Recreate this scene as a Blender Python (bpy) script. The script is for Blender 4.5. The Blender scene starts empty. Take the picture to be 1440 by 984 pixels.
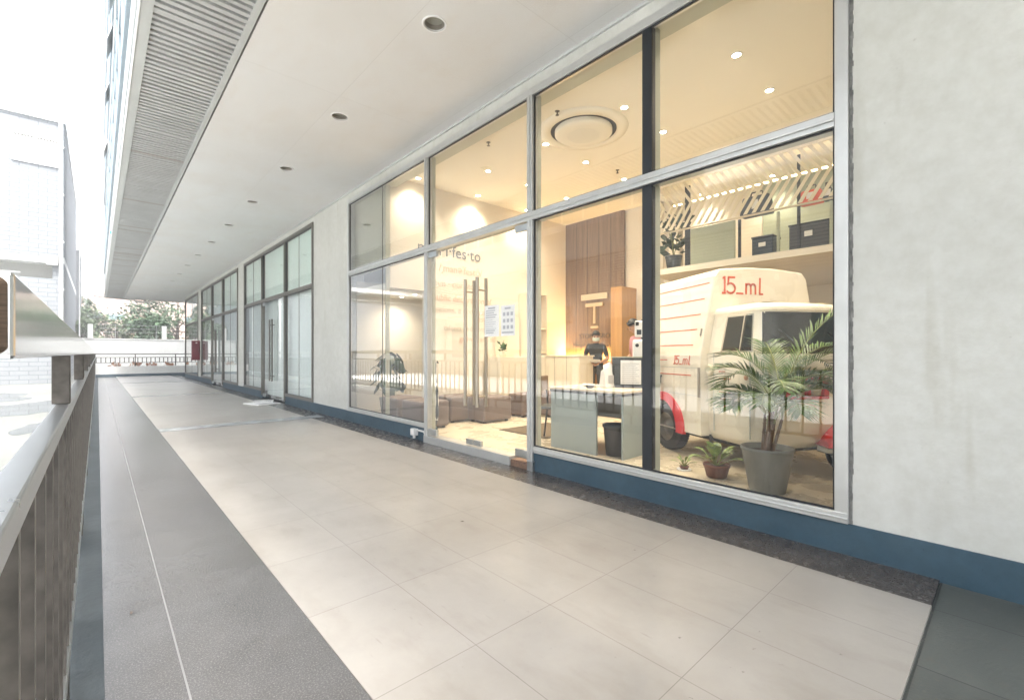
import bpy, bmesh, math, random
from mathutils import Vector, Matrix
R = math.radians
random.seed(7)
scene = bpy.context.scene
COL = scene.collection

# ------------------------------------------------------------------ camera
TH = math.atan(583.0 / 642.0)
EYE = 1.25
cam = bpy.data.cameras.new('camera')
cam.sensor_width = 36.0
cam.lens = 642.0 / 1440.0 * 36.0
cam.shift_y = 5.0 / 1440.0
cam.clip_start = 0.05
cam.clip_end = 2000
co = bpy.data.objects.new('camera', cam)
COL.objects.link(co)
co.location = (0, 0, EYE)
co.rotation_euler = (R(90), 0, -TH)
scene.camera = co

# ------------------------------------------------------------------ sky, sun, exposure
SUN_EL, SUN_AZ = 64, 184          # azimuth measured from +Y towards +X
world = bpy.data.worlds.new('World')
scene.world = world
world.use_nodes = True
wn = world.node_tree
bg = wn.nodes['Background']
sky = wn.nodes.new('ShaderNodeTexSky')
sky.sky_type = 'NISHITA'
sky.sun_disc = False
sky.sun_elevation = R(SUN_EL)
sky.sun_rotation = R(SUN_AZ)
sky.dust_density = 5.0
sky.air_density = 1.0
sky.ozone_density = 1.0
hs = wn.nodes.new('ShaderNodeHueSaturation')
hs.inputs['Saturation'].default_value = 0.30
wn.links.new(sky.outputs[0], hs.inputs['Color'])
wn.links.new(hs.outputs[0], bg.inputs['Color'])
bg.inputs['Strength'].default_value = 0.15
sun = bpy.data.lights.new('sun', 'SUN')
sun.energy = 1.5
sun.angle = R(20)
sun.color = (1.0, 0.97, 0.93)
so = bpy.data.objects.new('sun', sun)
COL.objects.link(so)
sd = Vector((math.sin(R(SUN_AZ)) * math.cos(R(SUN_EL)), math.cos(R(SUN_AZ)) * math.cos(R(SUN_EL)), math.sin(R(SUN_EL))))
so.rotation_euler = sd.to_track_quat('Z', 'Y').to_euler()
so.location = (0, 10, 40)
vs = scene.view_settings
vs.view_transform = 'Standard'
vs.look = 'None'
vs.exposure = 2.66
vs.gamma = 1.0
vs.use_curve_mapping = False
cy = scene.cycles
cy.use_denoising = True
cy.max_bounces = 9
cy.diffuse_bounces = 5
cy.glossy_bounces = 4
cy.transparent_max_bounces = 16
cy.sample_clamp_indirect = 6.0
cy.caustics_reflective = False
cy.caustics_refractive = False

LAMP_W = 21.5                      # watts of one lit downlight in the shop
LAMP_C = (1.0, 0.87, 0.68)

# ------------------------------------------------------------------ helpers
class MB:
    """collects shapes, then links them as one mesh object"""
    def __init__(s):
        s.v = []; s.f = []; s.m = []; s.sm = []
    def add(s, vs_, fs_, mi=0, smooth=False):
        o = len(s.v)
        s.v += [tuple(p) for p in vs_]
        for f in fs_:
            s.f.append([o + i for i in f]); s.m.append(mi); s.sm.append(smooth)
        return s
    def box(s, x0, x1, y0, y1, z0, z1, mi=0):
        if x0 > x1: x0, x1 = x1, x0
        if y0 > y1: y0, y1 = y1, y0
        if z0 > z1: z0, z1 = z1, z0
        return s.add([(x0,y0,z0),(x1,y0,z0),(x1,y1,z0),(x0,y1,z0),(x0,y0,z1),(x1,y0,z1),(x1,y1,z1),(x0,y1,z1)],
                     [(0,3,2,1),(4,5,6,7),(0,1,5,4),(1,2,6,5),(2,3,7,6),(3,0,4,7)], mi)
    def hexa(s, b, t, mi=0):
        """b, t: four points each, counter-clockwise from above"""
        return s.add(list(b) + list(t), [(3,2,1,0),(4,5,6,7),(0,1,5,4),(1,2,6,5),(2,3,7,6),(3,0,4,7)], mi)
    def prism(s, pts, axis, a0, a1, mi=0):
        n = len(pts)
        def P(p, a):
            if axis == 'x': return (a, p[0], p[1])
            if axis == 'y': return (p[0], a, p[1])
            return (p[0], p[1], a)
        vs_ = [P(p, a0) for p in pts] + [P(p, a1) for p in pts]
        fs_ = [tuple(range(n))[::-1], tuple(range(n, 2*n))] + [(i, (i+1) % n, n+(i+1) % n, n+i) for i in range(n)]
        return s.add(vs_, fs_, mi)
    def tube(s, pts, r, seg=10, mi=0, cap=True):
        pts = [Vector(p) for p in pts]
        rs = r if isinstance(r, (list, tuple)) else [r]*len(pts)
        vs_ = []; fs_ = []
        up = None
        for i, p in enumerate(pts):
            d = (pts[min(i+1, len(pts)-1)] - pts[max(i-1, 0)]).normalized()
            if up is None or abs(up.dot(d)) > .99:
                up = Vector((0,0,1)) if abs(d.z) < .9 else Vector((1,0,0))
            a = d.cross(up).normalized(); b = a.cross(d).normalized()
            up = b
            for k in range(seg):
                t = 2*math.pi*k/seg
                vs_.append(p + (a*math.cos(t) + b*math.sin(t))*rs[i])
        for i in range(len(pts)-1):
            for k in range(seg):
                fs_.append((i*seg+k, i*seg+(k+1) % seg, (i+1)*seg+(k+1) % seg, (i+1)*seg+k))
        s.add(vs_, fs_, mi, True)
        if cap:
            n = (len(pts)-1)*seg
            s.add(vs_[:seg], [tuple(range(seg))[::-1]], mi); s.add(vs_[n:n+seg], [tuple(range(seg))], mi)
        return s
    def lathe(s, prof, c=(0,0,0), seg=32, axis='z', mi=0, smooth=True):
        vs_ = []; fs_ = []
        for r, z in prof:
            for k in range(seg):
                t = 2*math.pi*k/seg
                a, b = r*math.cos(t), r*math.sin(t)
                p = (a, b, z) if axis == 'z' else ((z, a, b) if axis == 'x' else (b, z, a))
                vs_.append((c[0]+p[0], c[1]+p[1], c[2]+p[2]))
        for i in range(len(prof)-1):
            for k in range(seg):
                fs_.append((i*seg+k, i*seg+(k+1) % seg, (i+1)*seg+(k+1) % seg, (i+1)*seg+k))
        return s.add(vs_, fs_, mi, smooth)
    def quad(s, a, b, c, d, mi=0):
        return s.add([a,b,c,d], [(0,1,2,3)], mi)
    def shift(s, dx, dy, dz):
        s.v = [(x+dx, y+dy, z+dz) for x, y, z in s.v]; return s
    def build(s, name, mats, parent=None, bevel=0.0, merge=False):
        me = bpy.data.meshes.new(name)
        me.from_pydata(s.v, [], s.f)
        if not isinstance(mats, (list, tuple)): mats = [mats]
        for m in mats: me.materials.append(m)
        me.polygons.foreach_set('material_index', s.m)
        me.polygons.foreach_set('use_smooth', s.sm)
        me.update()
        o = bpy.data.objects.new(name, me)
        COL.objects.link(o)
        if parent is not None:
            o.parent = parent
            if s_world(parent):
                L = parent.location
                me.transform(Matrix.Translation((-L.x, -L.y, -L.z)))
        if bevel:
            b = o.modifiers.new('bevel', 'BEVEL'); b.width = bevel; b.segments = 2
            b.limit_method = 'ANGLE'; b.angle_limit = R(40)
        return o

WORLD = set()
def s_world(o): 
    while o is not None:
        if o.name in WORLD: return True
        o = None
    return False

def tag(o, label=None, cat=None, group=None, kind=None):
    if label: o['label'] = label
    if cat: o['category'] = cat
    if group: o['group'] = group
    if kind: o['kind'] = kind
    return o

def thing(name, label, cat, loc=(0,0,0), rz=0.0, group=None, world=False):
    """an Empty at the base of a thing; world=True: parts are written in world coordinates"""
    o = bpy.data.objects.new(name, None)
    COL.objects.link(o)
    o.location = loc; o.rotation_euler = (0, 0, rz)
    o.empty_display_size = .1
    if world: WORLD.add(o.name)
    return tag(o, label, cat, group)

def clone(o, parent=None):
    c = o.copy(); COL.objects.link(c)
    if parent is not None: c.parent = parent
    for ch in list(o.children): clone(ch, c)
    return c

def struct(o): return tag(o, kind='structure')

# ------------------------------------------------------------------ materials
def new_mat(name):
    m = bpy.data.materials.new(name); m.use_nodes = True
    return m, m.node_tree, m.node_tree.nodes['Principled BSDF']

def mat(name, col, rough=.5, metal=0.0, var=0.0, scale=6.0, bump=0.0, bscale=60.0, spec=.5, stretch=(1,1,1), coat=0.0, detail=5, col2=None):
    m, t, b = new_mat(name)
    b.inputs['Base Color'].default_value = (*col, 1)
    b.inputs['Roughness'].default_value = rough
    b.inputs['Metallic'].default_value = metal
    b.inputs['Specular IOR Level'].default_value = spec
    b.inputs['Coat Weight'].default_value = coat
    if var or bump:
        tc = t.nodes.new('ShaderNodeTexCoord'); mp = t.nodes.new('ShaderNodeMapping')
        mp.inputs['Scale'].default_value = stretch
        t.links.new(tc.outputs['Object'], mp.inputs[0])
    if var:
        n = t.nodes.new('ShaderNodeTexNoise'); n.inputs['Scale'].default_value = scale; n.inputs['Detail'].default_value = detail
        t.links.new(mp.outputs[0], n.inputs['Vector'])
        r = t.nodes.new('ShaderNodeValToRGB')
        r.color_ramp.elements[0].position = .3; r.color_ramp.elements[1].position = .7
        r.color_ramp.elements[0].color = (*[c*(1-var) for c in col], 1)
        r.color_ramp.elements[1].color = (*(col2 or [min(1, c*(1+var)) for c in col]), 1)
        t.links.new(n.outputs[0], r.inputs[0]); t.links.new(r.outputs[0], b.inputs['Base Color'])
        mr = t.nodes.new('ShaderNodeMapRange')
        mr.inputs['To Min'].default_value = max(0.02, rough*.8); mr.inputs['To Max'].default_value = min(1, rough*1.2)
        t.links.new(n.outputs[0], mr.inputs[0]); t.links.new(mr.outputs[0], b.inputs['Roughness'])
    if bump:
        n2 = t.nodes.new('ShaderNodeTexNoise'); n2.inputs['Scale'].default_value = bscale; n2.inputs['Detail'].default_value = 6
        t.links.new(mp.outputs[0], n2.inputs['Vector'])
        bp = t.nodes.new('ShaderNodeBump'); bp.inputs['Strength'].default_value = bump; bp.inputs['Distance'].default_value = .01
        t.links.new(n2.outputs[0], bp.inputs['Height']); t.links.new(bp.outputs[0], b.inputs['Normal'])
    return m

def emis(name, col, strength):
    m, t, b = new_mat(name)
    b.inputs['Base Color'].default_value = (*col, 1)
    b.inputs['Emission Color'].default_value = (*col, 1)
    b.inputs['Emission Strength'].default_value = strength
    return m

def glass(name, tint=(1,1,1), f0=.042, gain=1.0, rough=.0, graze=1.5):
    """clear sheet glass: transparent seen straight on, a mirror at a grazing angle"""
    m = bpy.data.materials.new(name); m.use_nodes = True
    t = m.node_tree; t.nodes.clear()
    out = t.nodes.new('ShaderNodeOutputMaterial'); mix = t.nodes.new('ShaderNodeMixShader')
    tr = t.nodes.new('ShaderNodeBsdfTransparent'); gl = t.nodes.new('ShaderNodeBsdfGlossy')
    tr.inputs[0].default_value = (*tint, 1); gl.inputs['Roughness'].default_value = rough
    ge = t.nodes.new('ShaderNodeNewGeometry'); dp = t.nodes.new('ShaderNodeVectorMath'); dp.operation = 'DOT_PRODUCT'
    t.links.new(ge.outputs['Incoming'], dp.inputs[0]); t.links.new(ge.outputs['Normal'], dp.inputs[1])
    def M(op, a, b=None):
        n = t.nodes.new('ShaderNodeMath'); n.operation = op
        for i, q in enumerate((a, b)):
            if q is None: continue
            if isinstance(q, (int, float)): n.inputs[i].default_value = q
            else: t.links.new(q, n.inputs[i])
        return n.outputs[0]
    c = M('ABSOLUTE', dp.outputs['Value'])
    p = M('POWER', M('SUBTRACT', 1.0, c), 5.0)
    p2 = M('MULTIPLY', M('POWER', M('SUBTRACT', 1.0, c), 3.2), graze)
    f = M('MINIMUM', M('ADD', M('MULTIPLY', M('ADD', M('MULTIPLY', p, 1-f0), f0), gain), p2), 1.0)
    t.links.new(f, mix.inputs[0]); t.links.new(tr.outputs[0], mix.inputs[1]); t.links.new(gl.outputs[0], mix.inputs[2])
    t.links.new(mix.outputs[0], out.inputs[0])
    return m

def stained(name, c1, c2, rough, big=.8, fine=9.0, streak=True, bump=.12, dark=.35, bscale=25, spec=.4, chips=None):
    """painted plaster with soft blotches, a few drip streaks and marks"""
    m, t, b = new_mat(name)
    tc = t.nodes.new('ShaderNodeTexCoord')
    def noise(scale, stretch=(1,1,1), detail=6, rgh=.55):
        mp = t.nodes.new('ShaderNodeMapping'); mp.inputs['Scale'].default_value = stretch
        t.links.new(tc.outputs['Object'], mp.inputs[0])
        n = t.nodes.new('ShaderNodeTexNoise'); n.inputs['Scale'].default_value = scale
        n.inputs['Detail'].default_value = detail; n.inputs['Roughness'].default_value = rgh
        t.links.new(mp.outputs[0], n.inputs['Vector']); return n
    def ramp(n, p0, p1, k0, k1):
        r = t.nodes.new('ShaderNodeValToRGB'); e = r.color_ramp.elements
        e[0].position = p0; e[1].position = p1; e[0].color = (*k0, 1); e[1].color = (*k1, 1)
        t.links.new(n.outputs[0], r.inputs[0]); return r
    base = ramp(noise(big), .35, .68, c1, c2)
    last = base.outputs[0]
    def mul(r, fac):
        nonlocal last
        x = t.nodes.new('ShaderNodeMix'); x.data_type = 'RGBA'; x.blend_type = 'MULTIPLY'
        x.inputs[0].default_value = fac
        t.links.new(last, x.inputs[6]); t.links.new(r.outputs[0], x.inputs[7]); last = x.outputs[2]
    mul(ramp(noise(fine, (1,1,1), 8, .7), .38, .62, (.86,.85,.82), (1,1,1)), dark)
    if streak:
        mul(ramp(noise(5, (1,1,.12), 3), .62, .72, (1,1,1), (.8,.78,.72)), dark*.8)
    mul(ramp(noise(38, (1,1,1), 2), .73, .78, (1,1,1), (.55,.52,.48)), dark*.7)
    if chips:
        for sc, st, th in ((7, (1,1,1), .70), (26, (.35,.35,1), .69), (9, (3,3,.25), .72)):
            r = ramp(noise(sc, st, 9, .75), th, th+.05, (0,0,0), (1,1,1))
            x = t.nodes.new('ShaderNodeMix'); x.data_type = 'RGBA'
            g_ = t.nodes.new('ShaderNodeMath'); g_.operation = 'MULTIPLY'; g_.inputs[1].default_value = chips[1]
            t.links.new(r.outputs[0], g_.inputs[0]); t.links.new(g_.outputs[0], x.inputs[0])
            t.links.new(last, x.inputs[6]); x.inputs[7].default_value = (*chips[0], 1); last = x.outputs[2]
    t.links.new(last, b.inputs['Base Color'])
    b.inputs['Roughness'].default_value = rough; b.inputs['Specular IOR Level'].default_value = spec
    bp = t.nodes.new('ShaderNodeBump'); bp.inputs['Strength'].default_value = bump; bp.inputs['Distance'].default_value = .02
    t.links.new(noise(bscale, (1,1,1), 8, .65).outputs[0], bp.inputs['Height'])
    t.links.new(bp.outputs[0], b.inputs['Normal'])
    return m

def tiles(name, c1, c2, bw, rh, origin=(0,0), joint=(.2,.18,.16), mortar=.004, rough=.4, speck=None, spec=.5, bump=.05, offset=0.0, plane='xy', vary=.10, nscale=3.0, gloss_var=.12, scuff=0.0):
    m, t, b = new_mat(name)
    tc = t.nodes.new('ShaderNodeTexCoord'); mp = t.nodes.new('ShaderNodeMapping')
    mp.inputs['Location'].default_value = (-origin[0], -origin[1], 0)
    src = tc.outputs['Object']
    if plane != 'xy':
        sx = t.nodes.new('ShaderNodeSeparateXYZ'); cx = t.nodes.new('ShaderNodeCombineXYZ')
        t.links.new(src, sx.inputs[0])
        t.links.new(sx.outputs['X' if plane == 'xz' else 'Y'], cx.inputs[0]); t.links.new(sx.outputs['Z'], cx.inputs[1])
        src = cx.outputs[0]
    t.links.new(src, mp.inputs[0])
    br = t.nodes.new('ShaderNodeTexBrick')
    br.offset = offset; br.squash = 1.0
    br.inputs['Scale'].default_value = 1.0; br.inputs['Brick Width'].default_value = bw; br.inputs['Row Height'].default_value = rh
    br.inputs['Mortar Size'].default_value = mortar; br.inputs['Mortar Smooth'].default_value = .2; br.inputs['Bias'].default_value = 0
    br.inputs['Color1'].default_value = (*[c*(1-vary) for c in c1], 1); br.inputs['Color2'].default_value = (*[c*(1+vary) for c in c1], 1)
    br.inputs['Mortar'].default_value = (*joint, 1)
    t.links.new(mp.outputs[0], br.inputs['Vector'])
    n = t.nodes.new('ShaderNodeTexNoise'); n.inputs['Scale'].default_value = nscale; n.inputs['Detail'].default_value = 9; n.inputs['Roughness'].default_value = .65
    t.links.new(tc.outputs['Object'], n.inputs['Vector'])
    r = t.nodes.new('ShaderNodeValToRGB'); e = r.color_ramp.elements
    e[0].position = .3; e[1].position = .7
    e[0].color = (*[a/max(c,1e-4) for a, c in zip(c2, c1)], 1); e[1].color = (1,1,1,1)
    t.links.new(n.outputs[0], r.inputs[0])
    mx = t.nodes.new('ShaderNodeMix'); mx.data_type = 'RGBA'; mx.blend_type = 'MULTIPLY'; mx.inputs[0].default_value = 1
    t.links.new(br.outputs['Color'], mx.inputs[6]); t.links.new(r.outputs[0], mx.inputs[7])
    last = mx.outputs[2]
    if speck:
        v = t.nodes.new('ShaderNodeTexNoise'); v.inputs['Scale'].default_value = speck[0]; v.inputs['Detail'].default_value = 3; v.inputs['Roughness'].default_value = .8
        t.links.new(tc.outputs['Object'], v.inputs['Vector'])
        r2 = t.nodes.new('ShaderNodeValToRGB'); r2.color_ramp.elements[0].position = speck[1]; r2.color_ramp.elements[1].position = speck[2]
        r2.color_ramp.elements[0].color = (0,0,0,1); r2.color_ramp.elements[1].color = (1,1,1,1)
        t.links.new(v.outputs[0], r2.inputs[0])
        m2 = t.nodes.new('ShaderNodeMix'); m2.data_type = 'RGBA'
        t.links.new(r2.outputs[0], m2.inputs[0]); t.links.new(last, m2.inputs[6]); m2.inputs[7].default_value = (*speck[3], 1)
        last = m2.outputs[2]
    if scuff:
        for sc, st, lo, hi, k in ((.8,(1,1,1),.40,.62,.90), (5,(1,.35,1),.52,.70,.93), (16,(2.2,.3,1),.66,.74,.86), (28,(1,1,1),.70,.74,.62), (55,(1,1,1),.735,.755,.45)):
            mpx = t.nodes.new('ShaderNodeMapping'); mpx.inputs['Scale'].default_value = st; mpx.inputs['Rotation'].default_value = (0,0,sc*.13)
            t.links.new(tc.outputs['Object'], mpx.inputs[0])
            nx = t.nodes.new('ShaderNodeTexNoise'); nx.inputs['Scale'].default_value = sc; nx.inputs['Detail'].default_value = 6; nx.inputs['Roughness'].default_value = .6
            t.links.new(mpx.outputs[0], nx.inputs['Vector'])
            rx = t.nodes.new('ShaderNodeValToRGB'); rx.color_ramp.elements[0].position = lo; rx.color_ramp.elements[1].position = hi
            rx.color_ramp.elements[0].color = (1,1,1,1); kk = 1-(1-k)*scuff; rx.color_ramp.elements[1].color = (kk, kk*.985, kk*.965, 1)
            t.links.new(nx.outputs[0], rx.inputs[0])
            mm = t.nodes.new('ShaderNodeMix'); mm.data_type = 'RGBA'; mm.blend_type = 'MULTIPLY'; mm.inputs[0].default_value = 1
            t.links.new(last, mm.inputs[6]); t.links.new(rx.outputs[0], mm.inputs[7]); last = mm.outputs[2]
    t.links.new(last, b.inputs['Base Color'])
    mr = t.nodes.new('ShaderNodeMapRange'); mr.inputs['To Min'].default_value = rough-gloss_var; mr.inputs['To Max'].default_value = rough+gloss_var
    mr.inputs['From Min'].default_value = .3; mr.inputs['From Max'].default_value = .7
    t.links.new(n.outputs[0], mr.inputs[0]); t.links.new(mr.outputs[0], b.inputs['Roughness'])
    b.inputs['Specular IOR Level'].default_value = spec
    ad = t.nodes.new('ShaderNodeMath'); ad.operation = 'MULTIPLY_ADD'
    ad.inputs[1].default_value = -3.0
    nb = t.nodes.new('ShaderNodeTexNoise'); nb.inputs['Scale'].default_value = 70; nb.inputs['Detail'].default_value = 6
    t.links.new(tc.outputs['Object'], nb.inputs['Vector'])
    t.links.new(br.outputs['Fac'], ad.inputs[0]); t.links.new(nb.outputs[0], ad.inputs[2])
    bp = t.nodes.new('ShaderNodeBump'); bp.inputs['Strength'].default_value = bump; bp.inputs['Distance'].default_value = .01
    t.links.new(ad.outputs[0], bp.inputs['Height']); t.links.new(bp.outputs[0], b.inputs['Normal'])
    return m

def wood(name, c1, c2, scale=14, stretch=(1,1,.06), rough=.5):
    m, t, b = new_mat(name)
    tc = t.nodes.new('ShaderNodeTexCoord'); mp = t.nodes.new('ShaderNodeMapping'); mp.inputs['Scale'].default_value = stretch
    t.links.new(tc.outputs['Object'], mp.inputs[0])
    n = t.nodes.new('ShaderNodeTexNoise'); n.inputs['Scale'].default_value = scale; n.inputs['Detail'].default_value = 8; n.inputs['Roughness'].default_value = .7
    t.links.new(mp.outputs[0], n.inputs['Vector'])
    r = t.nodes.new('ShaderNodeValToRGB'); r.color_ramp.elements[0].position = .35; r.color_ramp.elements[1].position = .65
    r.color_ramp.elements[0].color = (*c1, 1); r.color_ramp.elements[1].color = (*c2, 1)
    t.links.new(n.outputs[0], r.inputs[0]); t.links.new(r.outputs[0], b.inputs['Base Color'])
    b.inputs['Roughness'].default_value = rough
    bp = t.nodes.new('ShaderNodeBump'); bp.inputs['Strength'].default_value = .1; bp.inputs['Distance'].default_value = .005
    t.links.new(n.outputs[0], bp.inputs['Height']); t.links.new(bp.outputs[0], b.inputs['Normal'])
    return m

M = {}
M['plaster'] = stained('plaster', (.57,.575,.54), (.655,.66,.625), .75, dark=.6)
M['ceiling'] = stained('ceiling_paint', (.73,.735,.73), (.79,.795,.79), .8, big=.5, fine=3, streak=False, dark=.12, bump=.03)
M['plinth'] = stained('plinth_paint', (.036,.077,.112), (.055,.104,.142), .5, big=2, fine=12, dark=.9, bump=.1, chips=((.22,.26,.28), .45))
M['curb'] = stained('curb_paint', (.032,.042,.047), (.062,.074,.08), .5, big=2, fine=8, dark=.8, bump=.2)
M['tile'] = tiles('floor_tile', (.382,.363,.335), (.318,.301,.275), .465, .69, (.735, .172), (.22,.20,.18), .0018, .32, gloss_var=.02, vary=.02, nscale=1.3, bump=.04, scuff=1.5,
                  speck=(140, .66, .74, (.36,.33,.30)))
M['granite_light'] = tiles('granite_light', (.098,.098,.10), (.064,.064,.066), .485, .70, (.25, .49), (.10,.10,.10), .002, .24, speck=(150, .50, .66, (.19,.185,.18)), vary=.05, bump=.03, gloss_var=.012, spec=1.0, scuff=.8)
M['granite_dark'] = tiles('granite_dark', (.078,.068,.062), (.06,.053,.048), .395, .92, (3.06, .277), (.03,.03,.03), .003, .27, speck=(90, .55, .66, (.16,.145,.13)), vary=.1, bump=.04, gloss_var=.012, nscale=14)
M['slate'] = tiles('slate', (.10,.112,.105), (.06,.07,.066), .6, .6, (3.06, .27), (.04,.045,.045), .004, .5, speck=(14, .6, .7, (.095,.095,.085)), vary=.1, bump=.25, nscale=5)
M['band'] = stained('stone_band', (.30,.31,.31), (.36,.37,.37), .16, big=3, streak=False, bump=.03)
M['white_joint'] = mat('white_joint', (.17,.17,.168), .5)
M['alu'] = mat('aluminium', (.58,.59,.58), .36, .6, .05, 8)
M['alu_dark'] = mat('bronze_aluminium', (.20,.19,.17), .42, .6)
M['mullion_in'] = mat('mullion_paint', (.46,.46,.36), .6, 0, .05, 5)
M['black'] = mat('black_post', (.010,.014,.020), .35)
M['steel'] = mat('stainless_steel', (.64,.65,.65), .13, 1.0, .06, 3, stretch=(1,6,1))
M['steel_satin'] = mat('satin_steel', (.50,.52,.53), .30, 1.0, .06, 20)
M['steel_dull'] = mat('dark_steel', (.088,.080,.071), .38, .65, .3, 25)  # darker copy of the railing steel, its tone imitates shade on the faces
M['end_cap'] = mat('brushed_end_cap', (.10,.07,.05), .38, .6, .3, 40, stretch=(1,1,12))
M['path'] = mat('pale_path', (.80,.80,.78), .6, 0, .08, 1.2)
M['steel_lit_edge'] = mat('baluster_lit_edge', (.17,.155,.135), .4, .5, .1, 20)  # lighter copy of the steel for baluster edges that catch the light
M['sealant'] = mat('old_sealant', (.19,.19,.18), .8, 0, .5, 18)
M['plate_grey'] = mat('grey_plate', (.36,.33,.29), .5, .3)
M['recess'] = mat('dim_recess_wall', (.27,.25,.21), .7, 0, .05, 2)
M['handle'] = mat('brushed_handle', (.42,.37,.30), .35, .9)
M['handle_dark'] = mat('dark_handle', (.16,.15,.14), .35, .8)
M['glass'] = glass('shop_glass', (.985,.99,.985), .045, 1.75)
M['glass_tint'] = glass('tinted_glass', (.975,1,.992), .045, 1.2, graze=.30)
M['facade_glass'] = mat('facade_glass', (.10,.17,.21), .08, 0, spec=.9)
M['facade_panel'] = mat('facade_panel', (.30,.36,.40), .45, .2, .06, 2)
M['slat'] = mat('soffit_slat', (.46,.47,.465), .6, 0, .08, 3)
M['slat_dirty'] = mat('soffit_slat_worn', (.38,.355,.33), .65, 0, .15, 4)
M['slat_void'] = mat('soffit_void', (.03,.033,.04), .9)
M['trim_grey'] = mat('soffit_trim', (.52,.54,.53), .5, .1, .05, 4)
M['white_trim'] = mat('white_trim', (.8,.8,.8), .4)
M['cream_wall'] = stained('cream_wall', (.75,.69,.585), (.78,.72,.615), .7, streak=False, dark=.06, bump=.02)
M['cream_ceiling'] = mat('cream_ceiling', (.79,.755,.66), .75)
M['ceiling'] = tiles('ceiling_board', (.755,.76,.755), (.72,.722,.715), 1.22, 2.44, (1.075, .4), (.66,.66,.65), .003, .8, vary=.006, nscale=.7, bump=.02, gloss_var=.02, scuff=.25)
M['shop_floor'] = tiles('shop_floor', (.62,.54,.40), (.60,.52,.385), .6, .6, (3.5, .2), (.5,.43,.32), .002, .3, vary=.02, bump=.01)
M['wood_dark'] = wood('walnut_panel', (.155,.095,.055), (.25,.165,.10))
M['wood_warm'] = wood('oak_panel', (.42,.22,.075), (.52,.29,.10))
M['cream_panel'] = mat('cream_panel', (.73,.66,.52), .5, 0, .03, 2)
M['brass_sign'] = mat('champagne_sign', (.60,.52,.38), .35, .3)
M['sofa'] = mat('taupe_fabric', (.13,.085,.062), .85, 0, .15, 40, .2, 300)
M['sofa_top'] = mat('grey_taupe_fabric', (.17,.13,.11), .85, 0, .12, 40, .2, 300)
M['table_grey'] = mat('grey_laminate', (.30,.35,.34), .4)
M['table_top'] = mat('beige_laminate', (.55,.46,.33), .35)
M['dark_plastic'] = mat('dark_plastic', (.022,.022,.024), .4)
M['dark_board'] = mat('dark_board', (.035,.04,.042), .5)
M['paper'] = mat('paper', (.80,.80,.78), .7)
M['print'] = mat('grey_print', (.46,.46,.48), .7)
M['ink'] = mat('dark_letter', (.16,.17,.18), .6)
M['ink_soft'] = mat('soft_grey_letter', (.58,.52,.43), .6)
M['ink_red'] = mat('red_letter', (.71,.50,.37), .6)
M['white_plastic'] = mat('white_plastic', (.80,.79,.76), .3)
M['truck'] = mat('cream_car_paint', (.80,.74,.62), .28, 0, .02, 2, coat=.4)
M['truck_line'] = mat('orange_red_line', (.62,.11,.05), .45)
M['red'] = mat('red_car_paint', (.62,.022,.030), .3, coat=.5)
M['rubber'] = mat('tyre_rubber', (.018,.018,.018), .75, 0, .2, 30)
M['dark_glass'] = mat('dark_car_glass', (.015,.018,.017), .06, 0, spec=.7)
M['chrome'] = mat('chrome', (.7,.7,.7), .12, 1.0)
M['pot_grey'] = mat('grey_concrete_pot', (.15,.155,.14), .6, 0, .22, 7, .25, 60, stretch=(1,1,.5))
M['terracotta'] = mat('brown_terracotta', (.16,.062,.042), .6, 0, .12, 14)
M['dark_pot'] = mat('slate_pot', (.022,.034,.042), .55)
M['soil'] = mat('soil', (.05,.035,.025), .95, 0, .4, 40, .6, 60)
M['leaf'] = mat('palm_leaf', (.020,.070,.006), .42, 0, .35, 9, col2=(.085,.165,.015))
M['leaf_light'] = mat('young_leaf', (.06,.15,.03), .42, 0, .35, 26, col2=(.30,.38,.11))
M['leaf_dark'] = mat('dark_leaf', (.022,.05,.025), .45, 0, .3, 6)
M['cane'] = mat('palm_cane', (.15,.085,.045), .6, 0, .3, 18)
M['stem'] = mat('green_stem', (.20,.22,.06), .5)
M['mat_brown'] = mat('brown_mat', (.12,.085,.045), .95, 0, .2, 60)
M['skin'] = mat('skin', (.44,.25,.16), .5)
M['hair'] = mat('black_hair', (.008,.007,.007), .5)
M['shirt_black'] = mat('black_shirt', (.012,.014,.016), .85)
M['trousers'] = mat('olive_trousers', (.055,.052,.040), .85)
M['shirt_pink'] = mat('pink_shirt', (.45,.22,.24), .8)
M['mask'] = mat('pale_mask', (.55,.62,.55), .8)
M['bag_blue'] = mat('navy_bag', (.018,.035,.055), .6)
M['bag_red'] = mat('coral_bag', (.75,.13,.07), .6)
M['cabinet_green'] = mat('sage_cabinet', (.36,.40,.30), .5)
M['zigzag_reflection'] = mat('reflection_stripe', (.74,.68,.52), .5)  # colour of the modelled zigzag reflection stripes
M['white_brick'] = tiles('white_brick', (.25,.265,.28), (.215,.23,.245), .6, .2, (0,0), (.125,.14,.155), .012, .8, plane='xz', offset=.5, vary=.05, bump=.3)
M['white_wall'] = stained('white_wall', (.76,.76,.74), (.82,.82,.80), .85, dark=.25)
M['pink_wall'] = stained('tan_cladding', (.42,.31,.26), (.46,.35,.30), .8, dark=.2)
M['soffit_grey'] = mat('recess_paint', (.50,.50,.46), .8, 0, .06, 1)
M['window_blue'] = mat('strip_window', (.16,.24,.28), .15, spec=.8)
M['shutter_white'] = mat('vent_white', (.24,.235,.21), .6)
M['asphalt'] = tiles('yard_concrete', (.21,.215,.20), (.15,.155,.14), 4, 4, (0,1), (.25,.25,.22), .02, .62, vary=.04, nscale=.35, bump=.1)
M['water'] = mat('puddle', (.10,.11,.11), .04, spec=.8)
M['trunk'] = mat('bark', (.08,.06,.045), .9, 0, .3, 10, .4, 30)
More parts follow.
